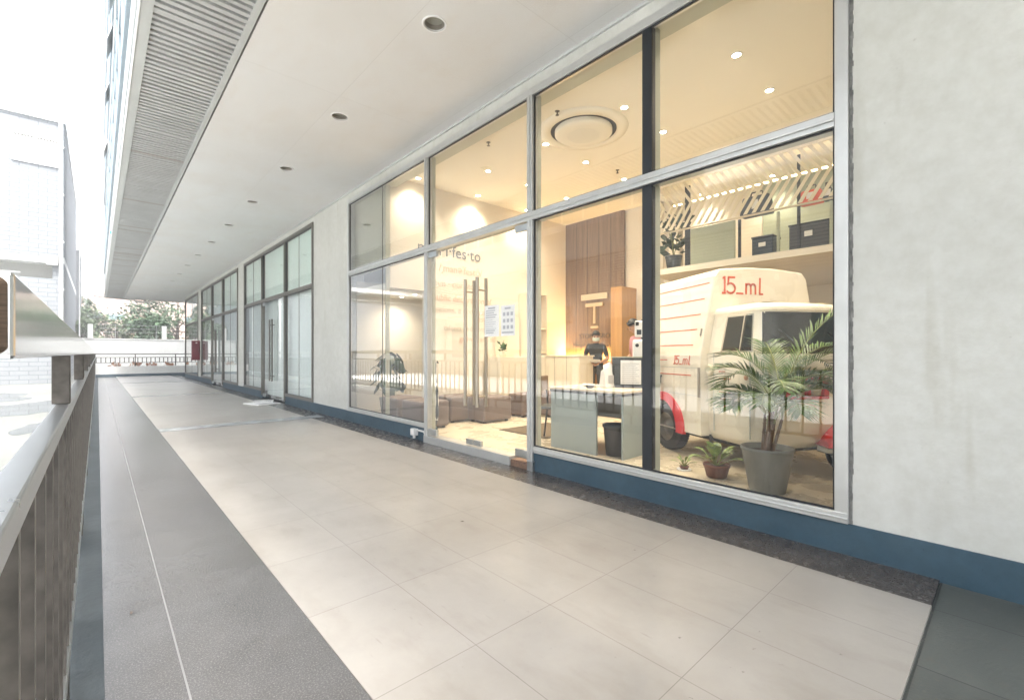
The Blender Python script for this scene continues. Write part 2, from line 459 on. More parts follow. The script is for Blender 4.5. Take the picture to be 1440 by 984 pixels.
M['foliage'] = mat('tree_foliage', (.060,.105,.055), .6, 0, .45, .8)
M['foliage2'] = mat('tree_foliage_light', (.085,.125,.060), .6, 0, .45, .8)
M['pole'] = mat('pole_concrete', (.32,.32,.32), .8, 0, .1, 4)
M['louvre'] = mat('facade_louvre', (.52,.42,.33), .6, 0, .08, 3)
M['opening'] = mat('deep_opening', (.06,.07,.07), .4)
M['red_panel'] = mat('maroon_box', (.16,.012,.022), .35)
M['orange_leaf'] = mat('orange_leaf', (.50,.26,.15), .6, 0, .4, 6)
M['blind'] = mat('pale_blind', (.74,.87,.81), .7, 0, .05, 1)
M['blind_white'] = mat('white_blind', (.80,.87,.855), .7, 0, .05, 1)
M['lamp_can'] = mat('lamp_can', (.26,.235,.20), .35, .3)
M['lamp_lens'] = mat('lamp_lens', (.33,.33,.29), .2)
M['lit_lens'] = emis('lit_lens', (1.0, .88, .68), 12.0)
M['cove'] = emis('cove_strip', (1.0, .72, .36), 3.5)
M['cyan'] = mat('cyan_tag', (.03,.42,.70), .5)
M['cable_box'] = mat('socket_white', (.72,.72,.70), .4, 0, .08, 30)
M['rust'] = mat('rusty_metal', (.20,.12,.08), .8, 0, .3, 30)

# ================================================================== SETTING
D = 3.455          # shopfront plane
CEIL = 4.24        # walkway ceiling
YE = 32.6          # far end of the walkway
SILL = .195        # top of the blue plinth
FZ = .09           # shop floor

def sheet(name, m, x0, x1, y0, y1, z, sub=None):
    return struct(MB().quad((x0,y0,z),(x1,y0,z),(x1,y1,z),(x0,y1,z)).build(name, m))

g = MB()
g.quad((-75,-50,-.62),(95,-50,-.62),(95,120,-.62),(-75,120,-.62))
struct(g.build('ground', M['asphalt']))
struct(MB().box(-40, -.19, -40, 41.8, -.60, -.13).build('yard', M['asphalt']))
def puddle(cx, cy, rx, ry, seed):
    rnd = random.Random(seed); n = 40; ph = [rnd.uniform(0, 6.28) for _ in range(5)]
    pts = []
    for k in range(n):
        t = 2*math.pi*k/n
        s = 1 + .22*math.sin(2*t+ph[0]) + .16*math.sin(3*t+ph[1]) + .1*math.sin(5*t+ph[2]) + .05*math.sin(9*t+ph[3])
        pts.append((cx+rx*s*math.cos(t), cy+ry*s*math.sin(t), -.126))
    struct(MB().add(pts, [tuple(range(n))]).build('puddle', M['water']))
puddle(-1.25, 17.0, .75, 2.3, 1); puddle(-.75, 12.2, .3, 1.1, 3); puddle(-2.4, 21.5, .9, 1.8, 5); puddle(-.8, 24, .4, 1.6, 9)

# walkway slab and its finishes
struct(MB().box(-.19, D+.02, -14, YE+.3, -.58, -.03).build('walkway', M['curb']))
sheet('granite_strip', M['granite_light'], .02, .735, -14, YE, 0)
sheet('joint_strip', M['white_joint'], .246, .253, -14, YE, .0035)
tl = MB()
tl.box(.735, 3.06, .277, YE, -.02, .004)
struct(tl.build('tile_floor', M['tile']))
sheet('shopfront_strip', M['granite_dark'], 3.06, D, .277, YE, .001)
sheet('slate_floor', M['slate'], .735, D, -14, .277, -.012)
for yb in (9.28, 16.95, 25.0):
    sheet('floor_band', M['band'], .735, 3.30, yb-.20, yb+.20, .008)

# ------------------------------------------------------------------ the building over the walkway
bld = thing('arcade_building', 'pale commercial block with blue plinth, its upper floors overhanging a covered walkway', 'building', (D, 0, 0), world=True)
# concrete piers and wall
piers = [(-14.0, .69), (8.33, 10.176), (16.415, 17.303), (24.47, 25.364)]
for a, b in piers:
    MB().box(D, D+.30, a, b, SILL-.005, 4.085).build('pier', M['plaster'], bld)
MB().box(D+.004, D+.32, -14, 29.6, 4.085, CEIL-.012).build('lintel', M['plaster'], bld)
MB().box(D-.018, D+.02, -14, 29.6, CEIL-.03, CEIL-.001).build('cornice_strip', M['trim_grey'], bld)
pl = MB()
for a, b in ((-14, 3.50), (5.60, 12.16), (14.26, 19.754), (21.923, 29.6)):
    pl.box(D-.012, D+.18, a, b, -.02, SILL)
pl.build('plinth', M['plinth'], bld)
# ceiling with a shadow gap, then the slatted panel at the outer edge
MB().box(1.075, 16, -14, YE, CEIL, CEIL+.2).build('walkway_ceiling', M['ceiling'], bld)
MB().box(1.0, 1.055, -14, YE, CEIL-.012, CEIL+.06).build('panel_trim', M['trim_grey'], bld)
MB().box(.275, .36, -14, YE, CEIL-.014, CEIL+.07).build('panel_trim', M['trim_grey'], bld)
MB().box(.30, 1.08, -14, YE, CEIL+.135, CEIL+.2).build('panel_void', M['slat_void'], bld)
sl = MB(); y = -13.9; rnd = random.Random(3); k = 0
while y < YE-.1:
    w = .047 + rnd.uniform(-.006, .006); dz = rnd.uniform(-.002, .002)
    if k % 30 == 0: w = .075
    dirty = 1 if rnd.random() < (.04 if y < 12 else .10) else 0
    sl.box(.361, .999, y, y+w, CEIL-.006+dz, CEIL+.050+dz, dirty)
    y += w + .042 + rnd.uniform(-.006, .006); k += 1
sl.build('slat_panel', [M['slat'], M['slat_dirty']], bld)
MB().box(.262, .273, -14, YE+.02, CEIL-.02, CEIL+.07).build('edge_trim', M['white_trim'], bld)
MB().box(.25, 16, YE+.002, YE+.05, CEIL-.03, CEIL+.25).build('end_trim', M['slat_dirty'], bld)
# upper floors
MB().box(.32, 14, -14, YE-.02, CEIL+.21, 21).build('upper_wall', M['facade_panel'], bld)
for i, z0 in enumerate((4.95, 8.6, 12.25, 15.9)):
    MB().box(.29, .318, -14, YE-.03, z0+.55, z0+2.5).build('window_band', M['facade_glass'], bld)
    fr = MB()
    for zz in (z0+.5, z0+1.55, z0+2.5): fr.box(.255, .317, -14, YE-.03, zz, zz+.05)
    yy = -13.5
    while yy < YE-.1:
        fr.box(.25, .316, yy, yy+.045, z0+.551, z0+2.499); yy += 1.3
    fr.build('window_frame', M['facade_panel'], bld)
    MB().box(.275, .319, -14, YE-.03, z0-.30, z0+.15).build('spandrel', M['trim_grey'], bld)
for i, (yy, zz) in enumerate(((11.0, 8.5), (14.5, 9.2), (18.0, 9.4), (22, 9.0))):
    q = MB(); q.prism([(.30, zz), (.30, zz+.05), (.17, zz-.42), (.17, zz-.47)], 'y', yy, yy+1.2)
    q.build('open_sash', M['white_trim'], bld)
MB().box(.24, .30, 15.6, 15.68, CEIL+.09, CEIL+.15).build('tag', M['cyan'], bld)
# shop room: walls, ceiling
MB().box(3.60, 12.0, 6.97, 7.12, 2.35, CEIL-.005).build('interior_wall', M['cream_wall'], bld)
MB().box(4.3, 8.07, 6.97, 7.12, FZ, 2.348).build('interior_wall', M['cream_wall'], bld)
MB().box(3.60, 5.2, 8.28, 8.36, FZ, 2.6).build('interior_wall', M['cream_wall'], bld)
MB().box(3.60, 5.4, 7.125, 8.36, 2.34, 2.44).build('bulkhead', M['cream_ceiling'], bld)
MB().box(3.58, 3.66, 7.125, 8.36, 2.77, 4.19).build('bulkhead_panel', M['mullion_in'], bld)
MB().box(8.07, 8.2, 4.62, 6.97, FZ, 4.2).build('interior_wall', M['cream_wall'], bld)
MB().box(8.2, 11.2, 4.50, 4.62, FZ, 4.2).build('interior_wall', M['cream_wall'], bld)
MB().box(11.0, 11.15, -4.2, 4.49, FZ, 4.2).build('interior_wall', M['cream_wall'], bld)
MB().box(3.60, 11.0, -4.3, -4.15, FZ, 4.2).build('interior_wall', M['cream_wall'], bld)
MB().box(3.60, 11.2, -4.3, 8.4, 4.20, 4.232).build('interior_ceiling', M['cream_ceiling'], bld)
struct(MB().box(3.60, 11.2, -4.3, 8.36, -.3, FZ).build('shop_floor', M['shop_floor']))
struct(MB().box(D+.165, 3.605, 3.50, 5.60, -.3, FZ-.01).build('threshold', M['shop_floor']))
struct(MB().box(D+.02, 16, -14, 29.6, -.6, -.31).build('foundation', M['curb']))
# far empty shops: pale blinds behind the glass, floor and ceiling strips
for a, b in ((10.0, 16.6), (17.1, 24.6), (25.2, 29.55)):
    MB().box(D+.052, D+.08, a, b, 2.70, CEIL-.01).build('blind', M['blind'], bld)
    MB().box(D+.12, D+.15, a, b, .101, 2.69).build('blind', M['blind_white'], bld)
    struct(MB().box(D+.17, D+1.0, a, b, -.02, .10).build('vacant_floor', M['band']))
MB().box(D+.9, 14, 8.45, 29.58, 0, CEIL-.012).build('core_wall', M['blind_white'], bld)
MB().box(D, D+.9, 29.56, 29.6, 0, CEIL-.035).build('end_wall', M['plaster'], bld)

# ------------------------------------------------------------------ shopfronts
def shopfront(label, y0, y1, posts, joints, door=None, black=None, fm=None, gm=None, mull_in=True, wide=.085):
    t = thing('glass_shopfront', label, 'shopfront', (D, y0, 0), world=True)
    fr = MB()
    x0, x1 = D-.03, D+.05
    zt0, zt1, ztop = 2.675, 2.765, 4.083
    jw = wide*.85
    segs = [(y0, y1)] if not door else [(y0, door[0]-.045), (door[1]+.045, y1)]
    fr.box(x0, x1, y0, y0+jw, SILL+.001, ztop-.001); fr.box(x0, x1, y1-jw, y1, SILL+.001, ztop-.001)
    fr.box(x0+.002, x1-.002, y0+jw, y1-jw, ztop-.08, ztop)
    fr.box(x0-.003, x1-.003, y0+jw, y1-jw, zt0, zt1)
    fr.box(x0-.018, x0-.0035, y0+jw, y1-jw, zt0+.034, zt0+.052)
    for a, b in segs:
        fr.box(x0-.003, x1-.002, a+.001, b-.001, SILL+.002, SILL+.068)
        fr.box(x0-.014, x0-.0035, a+.001, b-.001, SILL+.028, SILL+.042)
    for p in posts:
        zb = .09 if door and abs(p-door[0]) < .06 or door and abs(p-door[1]) < .06 else SILL+.068
        fr.box(x0-.006, x1-.001, p-.042, p+.042, zb, zt0-.001); fr.box(x0-.006, x1-.001, p-.042, p+.042, zt1+.001, ztop-.081)
        fr.box(x0-.016, x0-.0065, p-.012, p+.012, zb, zt0-.001); fr.box(x0-.016, x0-.0065, p-.012, p+.012, zt1+.001, ztop-.081)
    fr.build('frame', fm, t, bevel=.004)
    if mull_in:
        mi = MB()
        for p in posts: mi.box(x1+.004, x1+.055, p-.04, p+.04, FZ, 4.199)
        for p in joints:
            if p != black: mi.box(x1+.004, x1+.07, p-.010, p+.010, FZ, 4.199)
        mi.box(x1+.004, x1+.05, y0+.001, y0+.07, FZ, 4.199)
        mi.box(x1+.004, x1+.08, y0+.075, y1-.075, zt0+.01, zt1-.012)
        mi.box(x1+.004, x1+.2, y0+.075, y1-.075, 4.03, 4.199)
        mi.build('mullion', M['mullion_in'], t)
        if black:
            MB().box(D-.009, D+.05, black-.045, black+.045, SILL+.081, zt0-.013).box(D-.009, D+.05, black-.045, black+.045, zt1+.001, ztop-.081).build('black_seal', M['black'], t)
            MB().box(D+.052, D+.13, black-.044, black+.044, FZ, 4.199).build('mullion', M['mullion_in'], t)
    edges = sorted([y0+jw, y1-jw] + [q for p in posts for q in (p-.042, p+.042)])
    gaps = [(edges[i], edges[i+1]) for i in range(0, len(edges), 2)]
    sk = MB()
    for a, b in gaps:
        cuts = [a] + sorted(j for j in joints if a < j < b) + [b]
        for c, d in zip(cuts, cuts[1:]):
            c2 = c + (.006 if c != a else 0); d2 = d - (.006 if d != b else 0)
            MB().quad((D,c2,zt1),(D,c2,ztop-.08),(D,d2,ztop-.08),(D,d2,zt1)).build('pane', gm, t)
            if door and c >= door[0]-.05 and d <= door[1]+.05: continue
            MB().quad((D,c2,SILL+.068),(D,c2,zt0),(D,d2,zt0),(D,d2,SILL+.068)).build('pane', gm, t)
        for j in cuts[1:-1]:
            if j != black:
                MB().box(D-.004, D+.006, j-.006, j+.006, SILL+.081, zt0-.013).build('glass_joint', M['handle_dark'], t); MB().box(D-.004, D+.006, j-.006, j+.006, zt1+.013, ztop-.093).build('glass_joint', M['handle_dark'], t)
    gk = MB()
    for a, b in gaps:
        for z0, z1 in ((SILL+.068, zt0), (zt1, ztop-.08)):
            if door and z0 < 1 and a >= door[0]-.05 and b <= door[1]+.05: continue
            for e0, e1 in ((a+.0005, a+.012), (b-.012, b-.0005)): gk.box(D-.008, D+.008, e0, e1, z0+.0005, z1-.0005)
            gk.box(D-.008, D+.008, a+.0125, b-.0125, z0+.0005, z0+.012); gk.box(D-.008, D+.008, a+.0125, b-.0125, z1-.012, z1-.0005)
    gk.build('gasket', M['black'], t)
    if sk.v: sk.build('glass_joint', M['handle_dark'], t)
    return t

def door_leaf(t, ya, yb, z0, z1, hinge, hy, hm, zh0, zh1, gm, fit=True, both=True):
    d = MB().quad((D,ya,z0),(D,ya,z1),(D,yb,z1),(D,yb,z0)).build('door', gm, t)
    h = MB()
    xs = (D-.065, D+.075) if both else (D-.065,)
    for x in xs:
        h.tube([(x,hy,zh0),(x,hy,zh1)], .021, 12)
    for z in (zh0+.13, zh1-.15):
        h.tube([(xs[0],hy,z),(xs[-1] if both else D,hy,z)], .011, 8)
    hh = h.build('handle', hm, t); L = t.location
    hh.parent = d
    d_off = Vector((0,0,0))
    if fit:
        c = ya if hinge == 'a' else yb
        s = 1 if hinge == 'a' else -1
        c2 = yb if hinge == 'a' else ya
        for y0_, y1_, za, zb in ((c+.003*s, c+.20*s, z0-.012, z0+.075), (c+.003*s, c+.20*s, z1-.07, z1+.008), (c2-.003*s, c2-.14*s, z0-.008, z0+.06)):
            f = MB().box(D-.02, D+.022, y0_, y1_, za, zb).build('patch_fitting', M['steel_satin'], t, bevel=.004); f.parent = d
    return d

DOOR = (3.50, 5.585)
sf = shopfront('tall aluminium framed glass shopfront with double doors, showing the lit cafe and van', .69, 8.33, [3.49, 5.577], [2.095, 6.955], (3.49, 5.577), 2.095, M['alu'], M['glass'])
J = 4.50
door_leaf(sf, DOOR[0]+.036, J-.006, .125, 2.655, 'a', J-.14, M['handle'], .60, 2.17, M['glass'])
door_leaf(sf, J+.006, DOOR[1]-.056, .125, 2.655, 'b', J+.10, M['handle'], .60, 2.17, M['glass'])
MB().box(D-.045, D+.12, 3.80, 5.62, -.01, .10).build('sill', M['alu'], sf, bevel=.004)
MB().box(D-.03, D+.10, 3.52, 3.795, -.01, .07).build('broken_sill', M['rust'], sf)
MB().box(D-.05, D+.09, 3.43, 3.515, -.01, .11).build('sill_block', M['steel_satin'], sf, bevel=.005)
q = MB(); rnd = random.Random(31); z = SILL+.002
while z < 4.08:
    h_ = rnd.uniform(.02, .06); q.box(D-.004-rnd.uniform(0,.004), D+.002, .675-rnd.uniform(0,.007), .6895, z, min(z+h_, 4.082)); z += h_+.0005
q.build('sealant', M['sealant'], sf)
# notices taped to the right door leaf
for i, (a, b, z0, z1, lab) in enumerate(((4.02, 4.29, 1.45, 1.82, 'white printed notice with text lines taped to glass door, left of the two'),
                                    (3.75, 3.99, 1.45, 1.80, 'white printed notice with small pictures taped to glass door, right of the two'))):
    n = thing('notice', lab, 'notice', (D-.004, a, z0), group='notices on the glass door', world=True)
    MB().box(D-.006, D-.003, a, b, z0, z1).build('sheet', M['paper'], n)
    pr = MB(); rnd = random.Random(i+5); z = z1-.045
    pr.box(D-.0085, D-.0068, a+.07, b-.07, z, z+.02)
    if i == 0:
        while z > z0+.05:
            z -= .026
            pr.box(D-.0085, D-.0068, b-.03-rnd.uniform(.12, .20), b-.03, z, z+rnd.choice((.005,.005,.012)))
    else:
        for q in range(3):
            for r_ in range(3):
                pr.box(D-.0085, D-.0068, a+.03+.065*q, a+.07+.065*q, z1-.12-.075*r_, z1-.08-.075*r_)
        pr.box(D-.0085, D-.0068, a+.02, b-.02, z0+.03, z0+.05)
    pr.build('print', M['print'], n)

sf2 = shopfront('dark framed shopfront of the first vacant unit past the plaster pier, doors with dark handles', 10.176, 16.415, [12.16, 14.26], [11.14, 15.30], (12.16, 14.26), None, M['alu_dark'], M['glass_tint'], False, .07)
door_leaf(sf2, 12.21, 13.20, .06, 2.655, 'a', 13.10, M['handle_dark'], .52, 2.15, M['glass_tint'], True, False)
door_leaf(sf2, 13.212, 14.21, .06, 2.655, 'b', 13.32, M['handle_dark'], .52, 2.15, M['glass_tint'], True, False)
sf3 = shopfront('dark framed shopfront of the second vacant unit, between two narrow piers', 17.303, 24.47, [19.754, 21.923], [18.50, 23.14], (19.754, 21.923), None, M['alu_dark'], M['glass_tint'], False, .08)
door_leaf(sf3, 19.80, 20.83, .06, 2.655, 'a', 20.73, M['handle_dark'], .52, 2.15, M['glass_tint'], True, False)
door_leaf(sf3, 20.842, 21.88, .06, 2.655, 'b', 20.95, M['handle_dark'], .52, 2.15, M['glass_tint'], True, False)
sf4 = shopfront('farthest glass shopfront at the end corner of the walkway', 25.364, 29.56, [], [27.29], None, None, M['alu_dark'], M['glass_tint'], False, .08)

# ================================================================== WALKWAY THINGS
# recessed ceiling lights (unlit)
ORD = ['first', 'second', 'third', 'fourth', 'fifth', 'sixth', 'seventh', 'eighth', 'ninth', 'tenth', 'eleventh', 'twelfth', 'thirteenth']
def can_light():
    t = thing('recessed_light', None, 'ceiling light', (0,0,CEIL), group='unlit recessed lights along the walkway ceiling')
    MB().lathe([(.112,.0),(.112,-.004),(.105,-.008),(.094,-.006),(.092,.0)], seg=36).build('trim_ring', M['white_trim'], t)
    c = MB(); c.lathe([(.0925,-.004),(.090,.02),(.082,.045),(.080,.08),(.001,.09)], seg=36).build('reflector', M['lamp_can'], t)
    MB().lathe([(.079,.044),(.05,.040),(.001,.038)], seg=28).build('lens', M['lamp_lens'], t)
    return t
# real holes for the cans: the ceiling slab is cut
cut = MB()
for k in range(13): cut.lathe([(.0905,-.1),(.0905,.12)], (2.268, 3.545+2.19*k, CEIL), 36)
cv = MB()
for k in range(13):
    n = 36; cx, cyy = 2.268, 3.545+2.19*k
    cv.prism([(cx+.091*math.cos(2*math.pi*i/n), cyy+.091*math.sin(2*math.pi*i/n)) for i in range(n)], 'z', CEIL-.05, CEIL+.13)
cutter = cv.build('cutter', M['lamp_can'])
ceil_o = [o for o in bld.children if o.name.startswith('walkway_ceiling')][0]
cutter.parent = None
bo = ceil_o.modifiers.new('holes', 'BOOLEAN'); bo.object = cutter; bo.operation = 'DIFFERENCE'; bo.solver = 'EXACT'
bpy.context.view_layer.update()
dg = bpy.context.evaluated_depsgraph_get()
me = bpy.data.meshes.new_from_object(ceil_o.evaluated_get(dg))
ceil_o.modifiers.clear(); ceil_o.data = me
bpy.data.objects.remove(cutter)
cl = can_light()
for k in range(13):
    o = cl if k == 0 else clone(cl)
    o.location = (2.268, 3.545+2.19*k, CEIL)
    o['label'] = ['recessed walkway ceiling light nearest the viewer, the largest of the row'][0] if k == 0 else \
                 ('farthest recessed ceiling light at the end of the walkway' if k == 12 else '%s recessed walkway ceiling light counting from the near end' % ORD[k])

# two cameras at the far edge of the ceiling
def cctv(label, x, rz):
    t = thing('security_camera', label, 'camera', (x, YE-.12, CEIL), rz, 'security cameras at the far ceiling edge')
    MB().tube([(0,0,0),(0,0,-.10)], .02, 8).box(-.05,.05,-.05,.05,-.012,0).build('bracket', M['white_plastic'], t)
    b = MB(); b.box(-.05,.05,-.22,.12,-.19,-.10); b.box(-.06,.06,-.26,.10,-.10,-.09); b.build('body', M['white_plastic'], t, bevel=.01)
    MB().lathe([(.001,-.222),(.032,-.222),(.035,-.215)], (0,0,-.145), 14, 'y').build('lens', M['dark_plastic'], t)
cctv('small security camera under the far ceiling edge, aimed to the left', 1.75, R(-60))
cctv('small security camera under the far ceiling edge, aimed to the right', 2.05, R(60))

# steel railing along the open side
RX = -.07
def railing_bay(name, label, length, posts, balusters, cap_near=False, first_mid=0.0, top_from=0.0):
    t = thing(name, label, 'railing', (RX, 0, 0), group='steel railings along the edge of the walkway')
    tb = MB(); tb.box(-.062, 0, top_from, length, 1.2435, 1.343)
    tb.build('top_rail', M['steel'], t, bevel=.004)
    if cap_near: MB().box(-.060, -.002, top_from-.004, top_from+.03, 1.2455, 1.341).build('end_cap', M['end_cap'], t, bevel=.012)
    MB().box(-.040, 0, first_mid, length, 1.030, 1.072).build('middle_rail', M['steel_satin'], t, bevel=.004)
    MB().box(-.038, -.002, first_mid, length, .15, .19).build('bottom_rail', M['steel_satin'], t, bevel=.004)
    p0 = None
    for y in posts:
        MB().box(-.049, -.001, y-.024, y+.024, 1.0725, 1.243).build('post', M['steel_dull'], t, bevel=.003)
        MB().box(-.036, -.004, y-.02, y+.02, .0, .1495).build('foot_post', M['steel_dull'], t)
    for y in balusters:
        q = MB().box(-.034, -.006, y-.011, y+.011, .1905, 1.0295); q.m = [0,0,0,1,0,1]; q.build('baluster', [M['steel_dull'], M['steel_lit_edge']], t)  # shade painted on front and back faces, light on the side edges
    return t
BS = .205
railing_bay('railing', 'nearest steel railing bay with the cut end of a thick top rail', 4.40, [2.28, 4.33], [-.55+BS*i for i in range(24)], True, -.9, .77)
proto = railing_bay('railing', 'second steel railing bay from the near end', 3.96, [.12, 1.98, 3.84], [.09+BS*i for i in range(19)])
proto.location.y = 4.44
for k in range(1, 7):
    c = clone(proto); c.location.y = 4.44+4.0*k
    c['label'] = '%s steel railing bay counting from the near end' % ORD[k+1] if k < 6 else 'farthest steel railing bay along the walkway edge'
# end railing on its low wall, across the far end
lw = thing('low_wall', 'low grey and blue kerb wall closing the far end of the walkway', 'low wall', (1.7, YE, 0), world=True)
MB().box(-.19, 7, YE+.001, YE+.22, .14, .56).build('wall', M['white_wall'], lw)
MB().box(-.19, 7, YE-.01, YE+.21, -.58, .14).build('base', M['plinth'], lw)
er = thing('end_railing', 'thin brown railing standing on the low wall across the far end of the walkway', 'railing', (1.7, YE+.1, .56), world=True)
MB().box(-.19, 7, YE+.08, YE+.12, 1.20, 1.25).build('top_rail', M['steel_dull'], er)
MB().box(-.19, 7, YE+.085, YE+.115, 1.02, 1.055).build('upper_rail', M['steel_dull'], er)
MB().box(-.19, 7, YE+.085, YE+.115, .74, .77).build('lower_rail', M['steel_dull'], er)
for x in (-.16, 1.55, 3.35, 5.1): MB().box(x-.025, x+.025, YE+.075, YE+.079, .56, 1.2).build('post', M['steel_dull'], er)
x = -.05
while x < 6.9:
    MB().box(x-.022, x+.022, YE+.09, YE+.11, .7705, 1.0195).build('baluster', M['steel_dull'], er); x += .19
# little orange plants behind that railing
def leafy(mb, cx, cy, cz, rad, h, n, size, rnd, mi=0):
    for _ in range(n):
        a = rnd.uniform(0, 6.283); r = rad*math.sqrt(rnd.random()); z = cz+h*rnd.random()
        p = Vector((cx+r*math.cos(a), cy+r*math.sin(a), z))
        d = Vector((rnd.uniform(-1,1), rnd.uniform(-1,1), rnd.uniform(-.2,1))).normalized(); s = Vector((rnd.uniform(-1,1), rnd.uniform(-1,1), rnd.uniform(-1,1))).cross(d).normalized()
        l = size*rnd.uniform(.6, 1.3)
        mb.add([p-s*l*.02, p+d*l*.5+s*l*.25, p+d*l, p+d*l*.5-s*l*.25], [(0,1,2,3)], mi)
for i, (x, lab) in enumerate(((.75, 'small orange leaved plant behind the far railing, leftmost'), (1.6, 'small orange leaved plant behind the far railing, second from the left'),
                              (2.3, 'small orange leaved plant behind the far railing, second from the right'), (3.15, 'small orange leaved plant behind the far railing, nearest the glass corner'))):
    t = thing('orange_plant', lab, 'plant', (x, YE+.5, .25), group='orange plants behind the far railing')
    mb = MB(); leafy(mb, 0, 0, .1, .22, .32, 60, .2, random.Random(i)); mb.build('foliage', [M['orange_leaf'], M['foliage2']], t)
    MB().lathe([(.001,0),(.12,0),(.15,.16),(.13,.16),(.001,.14)], (0,0,-.05), 14).build('pot', M['terracotta'], t)
struct(MB().box(-.2, 8, YE+.23, YE+.9, -.6, .20).build('planting_bed', M['soil']))

# maroon box mounted at the third pier, folded newspapers, wall socket
t = thing('hose_box', 'dark maroon box sticking out from the pier before the farthest shopfront', 'box', (D-.003, 25.0, .95))
MB().box(-.30, -.006, -.13, .13, 0, .88).build('case', M['red_panel'], t, bevel=.01)
MB().box(-.27, -.03, -.142, -.131, .05, .80).build('door', M['red_panel'], t, bevel=.004)
MB().box(-.17, -.11, -.150, -.1425, .76, .80).build('label_plate', M['white_plastic'], t)
MB().box(-.07, -.055, -.16, -.1425, .35, .50).build('handle', M['steel'], t)
for nm, lab, x, y, z, rz, s in (('newspaper', 'folded newspaper lying at the foot of the first vacant unit doors', 3.02, 12.55, .004, .25, 1.0),
                        ('newspaper', 'upper newspaper of the small pile at the first vacant unit doors', 3.10, 12.75, .03, -.3, .8)):
    t = thing(nm, lab, 'newspaper', (x, y, z), rz, 'newspapers at the vacant unit doors')
    q = MB(); q.box(-.28*s, .28*s, -.36*s, .36*s, 0, .014); q.box(-.27*s, .26*s, -.35*s, .37*s, .0141, .024); q.build('pages', M['paper'], t, bevel=.004)
    q = MB(); rnd = random.Random(4)
    for i in range(9): q.box(-.25*s+.055*i*s, -.21*s+.055*i*s, -.31*s, .31*s*rnd.uniform(.2, .95), .0243, .0252)
    q.build('print', M['print'], t)
t = thing('wall_socket', 'white weatherproof socket box with cable conduit low on the blue plinth', 'socket', (D-.013, 5.86, .11))
MB().box(-.075, -.001, -.055, .055, -.045, .055).build('box', M['cable_box'], t, bevel=.008)
MB().box(-.085, -.0755, -.03, .03, -.03, .03).build('cover', M['white_plastic'], t, bevel=.003)
MB().tube([(-.02,-.05,.035),(-.02,-.235,.035),(-.02,-.262,.005),(-.02,-.262,-.075)], .013, 10).build('conduit', M['cable_box'], t)
MB().tube([(-.04,0,-.046),(-.04,0,-.085)], .02, 10).build('cable_gland', M['white_plastic'], t)
# a few leaves and litter on the floor
for i, (x, y) in enumerate(((.12, 2.85), (.30, 5.4), (.165, 1.98), (2.0, 2.75))):
    q = MB(); l = .016
    q.add([(0,-l,.0), (l*.45,0,.003), (0,l,.001), (-l*.45,0,.004)], [(0,1,2,3)])
    o = q.build('dry_leaf', M['trunk']); o.location = (x, y, .007); o.rotation_euler = (0,0,i*1.3)
    tag(o, ('small dry leaf on the grey granite strip nearest the railing', 'small dry leaf lying past the pale joint on granite', 'small dry leaf beside the kerb in the foreground', 'tiny dry leaf on the beige tile floor')[i], 'leaf')

# ================================================================== OUTSIDE
# white brick building at the end of the yard
wb = thing('brick_building', 'white painted brick building with a rooftop vent, standing left beyond the yard', 'building', (-8, 30, -.13), world=True)
YB = 30.0; XC = -1.15
MB().box(-18, XC, YB, YB+16, 5.75, 12.0).build('wall', M['white_brick'], wb)
MB().box(-18, XC, YB+.03, YB+16, 5.45, 5.749).build('band', M['white_wall'], wb)
MB().box(-18, -1.55, YB+.9, YB+16, -.13, 5.449).build('recessed_wall', M['soffit_grey'], wb)
MB().box(-1.549, XC, YB, YB+16, -.13, 5.449).build('corner_wall', M['white_brick'], wb)
MB().box(-18, -1.55, YB+.005, YB+.899, -.13, 4.72).build('ground_wall', M['white_brick'], wb)
MB().box(-18, XC+.05, YB-.10, YB+16.1, 12.0, 12.22).build('roof_edge', M['white_trim'], wb)
v = MB(); v.box(-2.78, -1.36, YB-.03, YB-.004, 9.95, 11.1); vo = v.build('vent', M['shutter_white'], wb)
fr = MB()
for a, b, c, d in ((-2.84,-1.30,11.1,11.17), (-2.84,-1.30,9.88,9.95), (-2.84,-2.78,9.95,11.1), (-1.36,-1.30,9.95,11.1), (-2.10,-2.05,9.95,11.1)): fr.box(a, b, YB-.07, YB-.003, c, d)
f = fr.build('frame', M['white_trim'], wb); f.parent = vo
lv = MB()
for i in range(14): lv.box(-2.78+.1*i, -2.73+.1*i, YB-.045, YB-.0305, 9.97, 11.08)
f = lv.build('louvre', M['soffit_grey'], wb); f.parent = vo
MB().tube([(XC-.10,YB-.12,-.1),(XC-.10,YB-.12,12.1)], .075, 12).build('downpipe', M['white_trim'], wb)
br = MB()
for z in (2,4.2,6.4,8.6,10.8): br.box(XC-.2, XC, YB-.2, YB-.001, z, z+.06)
br.build('pipe_bracket', M['white_trim'], wb)
MB().box(-1.75, -1.35, YB-.25, YB-.002, 5.3, 5.75).build('meter_box', M['pole'], wb, bevel=.02)
MB().tube([(-18, YB+.45, 4.95), (-2.6, YB+.45, 4.95)], .04, 8).build('tube_light', M['white_plastic'], wb)
ab = thing('brick_annexe', 'narrow lower brick block just behind the white building corner', 'building', (-.9, 33, -.13), world=True)
MB().box(-4, -.98, 46.2, 52, -.13, 8.8).build('wall', M['white_brick'], ab)
MB().box(-4, -.94, 46.15, 52, 8.8, 8.95).build('roof_edge', M['white_trim'], ab)
